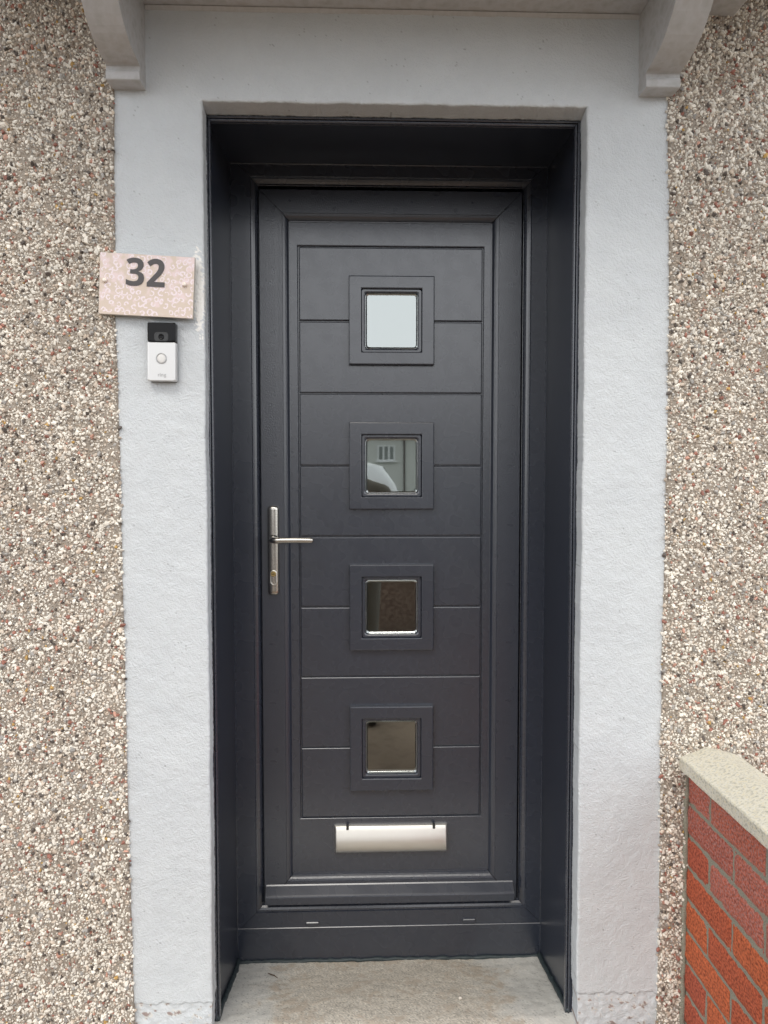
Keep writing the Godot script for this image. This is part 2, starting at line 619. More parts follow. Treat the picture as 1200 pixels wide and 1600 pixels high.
func pebbles(h: Node3D, dash: Callable) -> void:
	var kinds := 6
	var tf := []
	var cl := []
	for k in kinds:
		tf.append([])
		cl.append([])
	var step := 0.0058
	for side in [-1, 1]:
		var y := -0.19
		var row := 0
		while y < 2.7:
			var x0 := (-1.5 if side < 0 else edge_r(y) - 0.0005)
			var x1 := (edge_l(y) + 0.0005 if side < 0 else 1.8)
			var x := x0 + (step * 0.5 if row % 2 else 0.0)
			while x < x1:
				var px := x + rng.randf_range(-0.4, 0.4) * step
				var py := y + rng.randf_range(-0.4, 0.4) * step
				var edge := (x1 - px) if side < 0 else (px - x0)
				var keep := 1.0 + n_big.get_noise_2d(px * 2.0, py * 2.0) * 0.55 + n_mid.get_noise_2d(px, py) * 0.2
				if edge < 0.018:
					keep -= 0.18
				x += step
				if rng.randf() > keep:
					continue
				var s := 0.0024 + 0.0038 * pow(rng.randf(), 2.8)
				var b := Basis.from_euler(Vector3(rng.randf() * TAU, rng.randf() * TAU, rng.randf() * TAU)) * Basis.from_scale(Vector3(s, s * rng.randf_range(0.5, 1.0), s * rng.randf_range(0.6, 1.6)))
				var k := rng.randi() % kinds
				tf[k].append(Transform3D(b, Vector3(px, py, dash.call(px, py) + s * rng.randf_range(-0.25, 0.4))))
				cl[k].append(chip_colour())
			y += step * 0.87
			row += 1
	for k in kinds:
		var mm := MultiMesh.new()
		mm.transform_format = MultiMesh.TRANSFORM_3D
		mm.use_colors = true
		mm.mesh = chip_mesh(100 + k)
		mm.instance_count = tf[k].size()
		for i in tf[k].size():
			mm.set_instance_transform(i, tf[k][i])
			mm.set_instance_color(i, cl[k][i])
		var o := MultiMeshInstance3D.new()
		o.name = "pebble_dash"
		o.multimesh = mm
		o.material_override = M.chip
		o.set_meta("kind", "stuff")
		h.add_child(o, true)

# ------------------------------------------------------------------ step and ground
func step_y(z: float) -> float:
	return 0.088 * smoothstep(0.0, 1.0, clampf((z + 0.40) / 0.36, 0, 1)) * 0.35 + 0.088 * 0.65 * clampf((z + 0.40) / 0.36, 0, 1)

func step_colour(p: Vector3) -> Color:
	var b := n_big.get_noise_2d(p.x * 1.5, p.z * 1.5 + 3.0)
	var m := n_mid.get_noise_2d(p.x, p.z)
	var f := n_fine.get_noise_2d(p.x * 1.5, p.z * 1.5)
	var worn := smoothstep(0.04, 0.20, minf(p.x + 0.36, 0.46 - p.x) + m * 0.03 + b * 0.09)
	var c := Color(0.68, 0.67, 0.63).lerp(Color(0.63, 0.58, 0.50), worn)
	c = c * (1.0 + b * 0.14 + m * 0.10 + f * (0.18 + 0.55 * worn))
	if b + m * 0.7 + f * 0.5 > 0.30 and worn > 0.5:
		c = c.lerp(Color(0.47, 0.385, 0.30), 0.55)
	var d := n_dot.get_noise_2d(p.x, p.z)
	if d > 0.72:
		c = Color(0.75, 0.72, 0.66)
	elif d < -0.76:
		c = c * 0.5
	return c

func build_step_and_ground() -> void:
	var f := func(u: float, v: float) -> Vector3:
		var x := lerpf(-0.375, 0.525, u)
		var z := lerpf(0.014, -0.43, v)
		return Vector3(x, step_y(z) + n_big.get_noise_2d(x, z + 6.0) * 0.004 + n_mid.get_noise_2d(x, z) * 0.0009 + n_fine.get_noise_2d(x * 1.4, z * 1.4) * 0.0006, z)
	var o := structure("door_step", sheet(300, 150, f, step_colour), M.concrete)
	var f2 := func(u: float, v: float) -> Vector3:
		var x := lerpf(-0.62, 0.70, u)
		var w := v * 0.52
		var z := 0.36 - clampf(w - 0.17, 0, 0.36)
		var y := -0.085 + minf(w, 0.17)
		return Vector3(x, y + n_big.get_noise_2d(x, z + 6.0) * 0.003 + n_mid.get_noise_2d(x, z) * 0.0009, z + 0.006)
	part("step_tread", sheet(220, 120, f2, step_colour), M.concrete, o)
	# litter on the step
	var tw := thing("twig", "thin brown twig lying on the concrete doorstep", "twig", Vector3(-0.255, step_y(-0.30), -0.30))
	var st := new_st(true)
	tube(st, [Vector3(-0.014, 0.003, -0.010), Vector3(-0.004, 0.0048, -0.002), Vector3(0.006, 0.0046, 0.003), Vector3(0.016, 0.003, 0.012)], [0.0009, 0.0014, 0.0012, 0.0006], 6)
	part("stem", done(st), mat("twig_bark", lin(0.10, 0.06, 0.035), 0.9), tw)
	var pb := thing("stone_chip", "small cream stone chip fallen on the concrete doorstep", "stone", Vector3(0.235, step_y(-0.13) + 0.003, -0.13))
	var ch := part("chip", chip_mesh(104), mat("fallen_chip", lin(0.82, 0.77, 0.68), 0.7), pb)
	ch.scale = Vector3(0.0052, 0.0038, 0.0046)
	structure("path", box_mesh(Vector3(-6.0, -0.3, 0.012), Vector3(6.0, -0.085, 4.2), 0.0), M.path)

# ------------------------------------------------------------------ door frame and reveal lining
func build_door_frame() -> void:
	var t := thing("door_frame", "dark grey door frame with deep lined reveal and sill", "door frame", Vector3.ZERO)
	var r := Rect2(-0.3645, 0.090, 0.8775, 2.160)
	var prof := [Vector2(0, -0.45), Vector2(0, -0.394), Vector2(0.0535, -0.394), Vector2(0.0545, -0.3955), Vector2(0.0555, -0.3975), Vector2(0.060, -0.398), Vector2(0.0655, -0.4003), Vector2(0.0700, -0.4045), Vector2(0.0722, -0.409), Vector2(0.0735, -0.4095), Vector2(0.0735, -0.455)]
	part("frame_bottom", mitred(r, prof, 0), M.smooth_grey, t)
	part("frame_jamb", mitred(r, prof, 1), M.smooth_grey, t)
	part("frame_head", mitred(r, prof, 2), M.smooth_grey, t)
	part("frame_jamb", mitred(r, prof, 3), M.smooth_grey, t)
	part("rebate", box_mesh(Vector3(-0.30, 0.15, -0.47), Vector3(-0.262, 2.19, -0.452), 0.0), M.gasket, t)
	part("rebate", box_mesh(Vector3(0.405, 0.15, -0.47), Vector3(0.45, 2.19, -0.452), 0.0), M.gasket, t)
	part("rebate", box_mesh(Vector3(-0.262, 2.14, -0.47), Vector3(0.405, 2.19, -0.452), 0.0), M.gasket, t)
	part("rebate", box_mesh(Vector3(-0.262, 0.15, -0.47), Vector3(0.405, 0.19, -0.452), 0.0), M.gasket, t)
	part("sill", box_mesh(Vector3(-0.366, -0.03, -0.44), Vector3(0.508, 0.1005, -0.3905), 0.0015), M.smooth_grey, t)
	for x in [-0.152, 0.2955]:
		var st := new_st()
		cbox(st, Vector3(x - 0.0185, 0.1045, -0.396), Vector3(x + 0.0185, 0.1165, -0.388), 0.002)
		part("drain_cap", done(st), M.smooth_grey, t)
	# reveal lining: two cheeks and a head, with a beaded front trim
	for s in [-1, 1]:
		var xf: float = -0.3605 if s < 0 else 0.4900
		var xb: float = -0.3650 if s < 0 else 0.5030
		var st := new_st()
		var th: float = s * 0.008
		var p := [Vector3(xf, 0, -0.055), Vector3(xb, 0, -0.3935), Vector3(xb + th, 0, -0.3935), Vector3(xf + th, 0, -0.055)]
		for i in 4:
			var a: Vector3 = p[i]
			var b: Vector3 = p[(i + 1) % 4]
			var nn: Vector3 = [Vector3(-s, 0, 0), Vector3(0, 0, -1), Vector3(s, 0, 0), Vector3(0, 0, 1)][i]
			quad_n(st, a + Vector3(0, -0.05, 0), b + Vector3(0, -0.05, 0), b + Vector3(0, 2.24, 0), a + Vector3(0, 2.24, 0), nn)
		var o := part("reveal_lining", done(st), M.lining, t)
		st = new_st()
		var x0: float = xf
		var x1: float = xf - s * 0.0105
		cbox(st, Vector3(minf(x0, x0 - s * 0.0045), 0.0, -0.060), Vector3(maxf(x0, x0 - s * 0.0045), 2.1935, -0.051), 0.0012)
		cbox(st, Vector3(minf(x0 - s * 0.0058, x1), 0.0, -0.062), Vector3(maxf(x0 - s * 0.0058, x1), 2.1885, -0.0525), 0.0018)
		cbox(st, Vector3(minf(x0, x1), 0.0, -0.066), Vector3(maxf(x0, x1), 2.1885, -0.0605), 0.0005)
		part("front_trim", done(st), M.smooth_grey, o)
		# bead of sealant from the lining to the step, and a fillet in the corner with the frame
		st = new_st(true)
		var path := []
		var rad := []
		for i in 40:
			var k := i / 39.0
			var z := lerpf(-0.052, -0.392, k)
			path.append(Vector3(lerpf(xf, xb, k) - s * 0.004, step_y(z) + 0.006 + n_mid.get_noise_2d(z, s) * 0.003, z))
			rad.append(0.0068 + n_mid.get_noise_2d(z * 2.0, 5.0 + s) * 0.0025)
		tube(st, path, rad, 8)
		part("sealant", done(st), M.sealant, o)
		st = new_st()
		cbox(st, Vector3(xb - s * 0.0005 - 0.0022, 0.0, -0.3945), Vector3(xb - s * 0.0005 + 0.0022, 2.23, -0.3895), 0.0012)
		part("corner_fillet", done(st), M.smooth_grey, o)
	var hd := new_st()
	var q := [Vector3(0, 2.194, -0.055), Vector3(0, 2.2295, -0.3935), Vector3(0, 2.2375, -0.3935), Vector3(0, 2.202, -0.055)]
	for i in 4:
		var a: Vector3 = q[i]
		var b: Vector3 = q[(i + 1) % 4]
		quad_n(hd, a + Vector3(-0.37, 0, 0), a + Vector3(0.51, 0, 0), b + Vector3(0.51, 0, 0), b + Vector3(-0.37, 0, 0), [Vector3.DOWN, Vector3.FORWARD, Vector3.UP, Vector3.BACK][i])
	var ho := part("reveal_lining", done(hd), M.lining, t)
	hd = new_st()
	cbox(hd, Vector3(-0.356, 2.1885, -0.060), Vector3(0.4855, 2.1935, -0.051), 0.0012)
	cbox(hd, Vector3(-0.350, 2.1815, -0.062), Vector3(0.4795, 2.1875, -0.0525), 0.0018)
	cbox(hd, Vector3(-0.350, 2.1815, -0.066), Vector3(0.4795, 2.1935, -0.0625), 0.0005)
	part("front_trim", done(hd), M.smooth_grey, ho)
	hd = new_st()
	cbox(hd, Vector3(-0.363, 2.2265, -0.3945), Vector3(0.501, 2.231, -0.3895), 0.0012)
	part("corner_fillet", done(hd), M.smooth_grey, ho)
	# sealant along the foot of the sill
	var ss := new_st(true)
	var sp := []
	var sr := []
	for i in 90:
		var x := lerpf(-0.364, 0.503, i / 89.0)
		sp.append(Vector3(x, 0.004 + n_mid.get_noise_2d(x, 77.0) * 0.003, -0.388))
		sr.append(0.0052 + n_mid.get_noise_2d(x * 1.7, 55.0) * 0.003)
	tube(ss, sp, sr, 8)
	part("sealant", done(ss), M.sealant, t)

# ------------------------------------------------------------------ the door leaf
const ROWS := [0.407, 0.6107, 0.8144, 1.0143, 1.2143, 1.4124, 1.614, 1.8137, 2.0168]
const GX0 := -0.1833
const GX1 := 0.330
const WX := 0.0745
const SLAB := -0.418

func build_front_door() -> void:
	var t := thing("front_door", "dark grey panelled front door with four small square panes", "door", Vector3.ZERO)
	var r := Rect2(-0.289, 0.165, 0.7234, 1.9996)
	var prof := [Vector2(0, -0.45), Vector2(0, -0.4025), Vector2(0.002, -0.400), Vector2(0.0635, -0.400), Vector2(0.0642, -0.4022), Vector2(0.0665, -0.4028), Vector2(0.0705, -0.4040), Vector2(0.0750, -0.4070), Vector2(0.0785, -0.4115), Vector2(0.0802, -0.4155), Vector2(0.0830, -0.4160), Vector2(0.0830, -0.44)]
	part("bottom_rail", mitred(r, prof, 0, 0.0009), M.door_rail, t)
	part("stile", mitred(r, prof, 1, 0.0011), M.door_rail, t)
	part("top_rail", mitred(r, prof, 2, 0.0013), M.door_rail, t)
	part("stile", mitred(r, prof, 3, 0.0011), M.door_rail, t)
	# backing that shows at the bottom of the grooves, with the four pane openings left free
	var sx0 := -0.2075
	var sx1 := 0.353
	var sy0 := 0.2465
	var sy1 := 2.083
	var hw := 0.0815
	var st := new_st()
	var cuts := [sy0]
	for k in [1, 3, 5, 7]:
		cuts.append(ROWS[k] - hw)
		cuts.append(ROWS[k] + hw)
	cuts.append(sy1)
	for i in cuts.size() - 1:
		if i % 2 == 0:
			cbox(st, Vector3(sx0, cuts[i], -0.449), Vector3(sx1, cuts[i + 1], SLAB - 0.0065), 0.0)
		else:
			cbox(st, Vector3(sx0, cuts[i], -0.449), Vector3(WX - hw, cuts[i + 1], SLAB - 0.0065), 0.0)
			cbox(st, Vector3(WX + hw, cuts[i], -0.449), Vector3(sx1, cuts[i + 1], SLAB - 0.0065), 0.0)
	part("panel_core", done(st), M.smooth_grey, t)
	# border round the grooved field: foot and head boards and two narrow sides
	var g := 0.0015
	st = new_st()
	var ring := []
	for a in [[0.0, SLAB - 0.01, 0], [0.0, SLAB, 0], [0.0034, SLAB, 1], [0.0021, SLAB - 0.00026, 1], [0.0010, SLAB - 0.0010, 1], [0.00026, SLAB - 0.0021, 1], [0.0, SLAB - 0.0034, 1], [0.0, SLAB - 0.01, 1]]:
		var q := rect_poly(sx0, sy0, sx1, sy1) if a[2] == 0 else rect_poly(GX0 - g - a[0], ROWS[0] - g - a[0], GX1 + g + a[0], ROWS[8] + g + a[0])
		ring.append(at_z(q, a[1]))
	loft(st, ring)
	part("panel_border", done(st), M.door, t)
	for k in 8:
		var y0: float = ROWS[k] + g
		var y1: float = ROWS[k + 1] - g
		var p := PackedVector2Array()
		if k % 2 == 0:
			var yh: float = ROWS[k + 1] - hw
			p = PackedVector2Array([Vector2(GX0 + g, y0), Vector2(GX1 - g, y0), Vector2(GX1 - g, y1), Vector2(WX + hw, y1), Vector2(WX + hw, yh), Vector2(WX - hw, yh), Vector2(WX - hw, y1), Vector2(GX0 + g, y1)])
		else:
			var yh: float = ROWS[k] + hw
			p = PackedVector2Array([Vector2(GX0 + g, y0), Vector2(WX - hw, y0), Vector2(WX - hw, yh), Vector2(WX + hw, yh), Vector2(WX + hw, y0), Vector2(GX1 - g, y0), Vector2(GX1 - g, y1), Vector2(GX0 + g, y1)])
		st = new_st()
		plate(st, p, SLAB - 0.01, SLAB, 0.0032)
		part("panel", done(st), M.door, t)
	for k in [1, 3, 5, 7]:
		pane_window(t, WX, ROWS[k] + 0.0)
	# weather bar
	st = new_st()
	prism_x(st, [Vector2(-0.401, 0.2215), Vector2(-0.3985, 0.2230), Vector2(-0.396, 0.2200), Vector2(-0.3755, 0.2040), Vector2(-0.3725, 0.2015), Vector2(-0.3715, 0.1985), Vector2(-0.3715, 0.1795), Vector2(-0.3735, 0.1775), Vector2(-0.376, 0.179), Vector2(-0.401, 0.190)], -0.2825, 0.4215)
	part("weather_bar", done(st), M.smooth_grey, t)
	build_handle(t)
	build_letter_plate(t)

func pane_window(t: Node3D, cx: float, cy: float) -> void:
	var ho := Vector2(0.1185, 0.1215)
	var f := SLAB + 0.0165
	# raised square frame, stepped down to the bead
	var st := new_st()
	var l := []
	for a in [[0.0, SLAB - 0.001, 0.002], [0.0, f - 0.0030, 0.002], [0.0004, f - 0.0016, 0.002], [0.0012, f - 0.0006, 0.002], [0.0030, f, 0.002], [0.0322, f, 0.002], [0.0336, f - 0.0004, 0.002], [0.0346, f - 0.0014, 0.002], [0.0350, f - 0.0130, 0.002]]:
		l.append(at_z(round_rect(cx, cy, ho.x - a[0], ho.y - a[0], a[2], 2), a[1]))
	loft(st, l)
	var o := part("window_frame", done(st), M.smooth_grey, t)
	st = new_st()
	l = []
	for a in [[0.0346, f - 0.0130, 0.004], [0.0350, f - 0.0098, 0.005], [0.0362, f - 0.0085, 0.006], [0.0410, f - 0.0085, 0.008], [0.0437, f - 0.0098, 0.009], [0.0450, f - 0.0125, 0.010], [0.0452, f - 0.0175, 0.010]]:
		l.append(at_z(round_rect(cx, cy, ho.x - a[0], ho.y - a[0], a[2], 6), a[1]))
	loft(st, l)
	part("glazing_bead", done(st), M.smooth_grey, o)
	# pane with its rim sloped inwards like a gasket, shaped to catch the sky
	st = new_st()
	l = []
	for a in [[0.0445, f - 0.0170, 0.010], [0.0452, f - 0.0145, 0.010], [0.0462, f - 0.0143, 0.009], [0.0496, f - 0.0163, 0.007], [0.0502, f - 0.0168, 0.007]]:
		l.append(at_z(round_rect(cx, cy, ho.x - a[0], ho.y - a[0], a[2], 6), a[1]))
	loft(st, l, false, true)
	part("pane", done(st), M.glass, o)
	st = new_st()
	l = []
	for a in [[0.036, f - 0.022, 0.010], [0.0475, f - 0.022, 0.009], [0.0475, f - 0.037, 0.009], [0.036, f - 0.037, 0.010]]:
		l.append(at_z(round_rect(cx, cy, ho.x - a[0], ho.y - a[0], a[2], 6), a[1]))
	loft(st, l)
	part("spacer", done(st), M.spacer, o)

func build_handle(t: Node3D) -> void:
	var cx := -0.2545
	var y0 := 1.0533
	var y1 := 1.3026
	var cy := (y0 + y1) / 2
	var hy := (y1 - y0) / 2
	var st := new_st(true)
	var l := []
	for a in [[0.0, -0.4005, 0.010], [0.0, -0.395, 0.010], [0.0008, -0.392, 0.010], [0.0028, -0.3892, 0.009], [0.006, -0.3873, 0.007], [0.010, -0.3863, 0.004], [0.0145, -0.386, 0.0005]]:
		l.append(at_z(round_rect(cx, cy, 0.0162 - a[0], hy - a[0] * 0.8, a[2], 6), a[1]))
	loft(st, l, false, true)
	var o := part("handle", done(st), M.steel, t)
	st = new_st(true)
	var path := []
	var rad := []
	var ly := 1.2105
	path.append(Vector3(-0.2535, ly, -0.388)); rad.append(0.0125)
	path.append(Vector3(-0.2535, ly, -0.3835)); rad.append(0.0120)
	path.append(Vector3(-0.2535, ly, -0.3825)); rad.append(0.0092)
	path.append(Vector3(-0.2535, ly, -0.360)); rad.append(0.0086)
	for i in 7:
		var a := i / 6.0 * PI / 2
		path.append(Vector3(-0.2535 + 0.014 * (1 - cos(a)), ly, -0.352 + 0.014 * sin(a))); rad.append(0.0084)
	path.append(Vector3(-0.20, ly + 0.0005, -0.338)); rad.append(0.0082)
	path.append(Vector3(-0.150, ly, -0.339)); rad.append(0.0080)
	path.append(Vector3(-0.1435, ly, -0.339)); rad.append(0.0074)
	path.append(Vector3(-0.1405, ly, -0.339)); rad.append(0.0055)
	path.append(Vector3(-0.1395, ly, -0.339)); rad.append(0.002)
	tube(st, path, rad, 16)
	part("lever", done(st), M.steel, o)
	# keyhole surround, lock cylinder and keyway
	st = new_st()
	l = []
	var ky := 1.103
	for a in [[0.0, -0.3868], [0.0, -0.3845], [0.0014, -0.3838], [0.0026, -0.3848], [0.0028, -0.3868]]:
		l.append(at_z(round_rect(cx + 0.0005, ky, 0.0095 - a[0], 0.0205 - a[0], 0.0095 - a[0], 8), a[1]))
	loft(st, l)
	part("keyhole_ring", done(st), M.satin, o)
	st = new_st()
	loft(st, [at_z(round_rect(cx + 0.0005, ky + 0.0105, 0.0072, 0.0072, 0.0072, 8), -0.3868), at_z(round_rect(cx + 0.0005, ky + 0.0105, 0.0072, 0.0072, 0.0072, 8), -0.3832), at_z(round_rect(cx + 0.0005, ky + 0.0105, 0.0064, 0.0064, 0.0064, 8), -0.3826)], false, true)
	part("lock_cylinder", done(st), M.brass, o)
	part("keyway", box_mesh(Vector3(cx - 0.004, ky + 0.0095, -0.3835), Vector3(cx + 0.0035, ky + 0.0115, -0.3822), 0.0), M.black, o)

func build_letter_plate(t: Node3D) -> void:
	var x0 := -0.0895
	var x1 := 0.236
	var prof := [Vector2(-0.4185, 0.3880), Vector2(-0.4105, 0.3882), Vector2(-0.4075, 0.3872), Vector2(-0.4058, 0.3845), Vector2(-0.4025, 0.375), Vector2(-0.3984, 0.362), Vector2(-0.3950, 0.350), Vector2(-0.3934, 0.339), Vector2(-0.3942, 0.328), Vector2(-0.3975, 0.3165), Vector2(-0.4030, 0.3080), Vector2(-0.4110, 0.3045), Vector2(-0.4150, 0.3035)]
	var st := new_st(true)
	var xs := [[x0, 0.012, 0.0], [x0 + 0.0005, 0.006, 0.35], [x0 + 0.0018, 0.002, 0.75], [x0 + 0.0042, 0.0005, 0.96], [x0 + 0.008, 0.0, 1.0], [x1 - 0.008, 0.0, 1.0], [x1 - 0.0042, 0.0005, 0.96], [x1 - 0.0018, 0.002, 0.75], [x1 - 0.0005, 0.006, 0.35], [x1, 0.012, 0.0]]
	for i in xs.size() - 1:
		for k in prof.size() - 1:
			var f := func(s: Array, p: Vector2) -> Vector3:
				var mid := 0.346
				return Vector3(s[0], mid + (p.y - mid) * 0.94 * (1.0 - s[1] * 1.6), lerpf(-0.4185, p.x, s[2]))
			quad_n(st, f.call(xs[i], prof[k]), f.call(xs[i + 1], prof[k]), f.call(xs[i + 1], prof[k + 1]), f.call(xs[i], prof[k + 1]), Vector3(0, 0.346 - 0.346, 1) + Vector3(0, (prof[k].y + prof[k + 1].y) * 0.5 - 0.346, 0) * 30.0)
	var o := part("letter_plate", done(st), M.satin, t)
	for x in [-0.0515, 0.1956]:
		part("hinge_clip", box_mesh(Vector3(x - 0.0036, 0.3760, -0.414), Vector3(x + 0.0036, 0.3890, -0.4022), 0.001), M.clip, o)

# ------------------------------------------------------------------ canopy over the door
func build_canopy() -> void:
	var t := thing("door_canopy", "pale grey painted canopy on two curved brackets above the door", "canopy", Vector3(0, 2.397, 0))
	t.position = Vector3.ZERO
	var st := new_st()
	cbox(st, Vector3(-0.615, 2.397, -0.010), Vector3(0.815, 2.47, 0.46), 0.004)
	var slab := part("canopy_slab", done(st), M.canopy, t)
	st = new_st()
	prism_x(st, [Vector2(-0.01, 2.4705), Vector2(0.48, 2.4705), Vector2(0.50, 2.485), Vector2(0.50, 2.51), Vector2(-0.01, 2.60)], -0.86, 1.06)  # unseen top, widened past the slab to shade the wall below
	part("canopy_shade_top", done(st), M.canopy, slab)
	# thin fillet where the soffit meets the wall
	st = new_st()
	prism_x(st, [Vector2(0.0, 2.3955), Vector2(0.007, 2.3955), Vector2(0.0, 2.3885)], -0.475, 0.603)
	part("soffit_fillet", done(st), M.canopy, slab)
	var prof := [Vector2(-0.008, 2.2165), Vector2(0.0445, 2.2150), Vector2(0.0462, 2.2165), Vector2(0.0468, 2.2300), Vector2(0.0462, 2.2330), Vector2(0.0430, 2.2360), Vector2(0.0432, 2.2440), Vector2(0.0480, 2.2468), Vector2(0.0650, 2.2478), Vector2(0.082, 2.2492), Vector2(0.100, 2.2520), Vector2(0.117, 2.2560), Vector2(0.131, 2.2612), Vector2(0.145, 2.2680), Vector2(0.163, 2.2795), Vector2(0.180, 2.2930), Vector2(0.194, 2.3075), Vector2(0.206, 2.3240), Vector2(0.214, 2.3430), Vector2(0.219, 2.3660), Vector2(0.221, 2.3965), Vector2(-0.008, 2.3965)]
	for x in [[-0.547, -0.4765, 0.003], [0.6035, 0.678, 0.006]]:
		st = new_st()
		var lifted := []
		for p in prof:
			lifted.append(p + Vector2(0, x[2] * clampf((2.39 - p.y) / 0.1, 0, 1)))
		prism_x(st, lifted, x[0], x[1])
		part("bracket", done(st), M.canopy, t)

# ------------------------------------------------------------------ brick garden wall
func brick_mesh(l: float, h: float, w: float, sd: int) -> ArrayMesh:
	# brick lying along z with its rough face at x = 0 and its body towards +x
	var st := new_st()
	var o := sd * 3.7
	var nz := maxi(2, int(l / 0.0125))
	var ny := 6
	var pt := func(i: int, j: int) -> Vector3:
		var u := float(i) / nz
		var v := float(j) / ny
		var e := minf(minf(u, 1 - u) * l, minf(v, 1 - v) * h)
		var round_off := 0.0032 * pow(1.0 - clampf(e / 0.005, 0, 1), 2.0)
		var z := u * l + (n_mid.get_noise_2d(o, v * h + u * 9.0) * 0.0012 if (i == 0 or i == nz) else 0.0)
		var y := v * h + (n_mid.get_noise_2d(u * l, o + v * 5.0) * 0.0012 if (j == 0 or j == ny) else 0.0)
		return Vector3(round_off - 0.0014 * n_mid.get_noise_3d(u * l * 1.5, v * h * 1.5, o) - 0.0009 * n_fine.get_noise_3d(u * l, v * h, o), y, z)
	for j in ny:
		for i in nz:
			quad_n(st, pt.call(i, j), pt.call(i + 1, j), pt.call(i + 1, j + 1), pt.call(i, j + 1), Vector3.LEFT)
	quad_n(st, Vector3(w, 0, 0), Vector3(w, 0, l), Vector3(w, h, l), Vector3(w, h, 0), Vector3.RIGHT)
	for j in [0, ny]:
		for i in nz:
			var a: Vector3 = pt.call(i, j)
			var b: Vector3 = pt.call(i + 1, j)
			quad_n(st, a, b, Vector3(w, b.y, b.z), Vector3(w, a.y, a.z), Vector3.DOWN if j == 0 else Vector3.UP)
	for i in [0, nz]:
		for j in ny:
			var a: Vector3 = pt.call(i, j)
			var b: Vector3 = pt.call(i, j + 1)
			quad_n(st, a, b, Vector3(w, b.y, b.z), Vector3(w, a.y, a.z), Vector3.FORWARD if i == 0 else Vector3.BACK)
	return done(st)

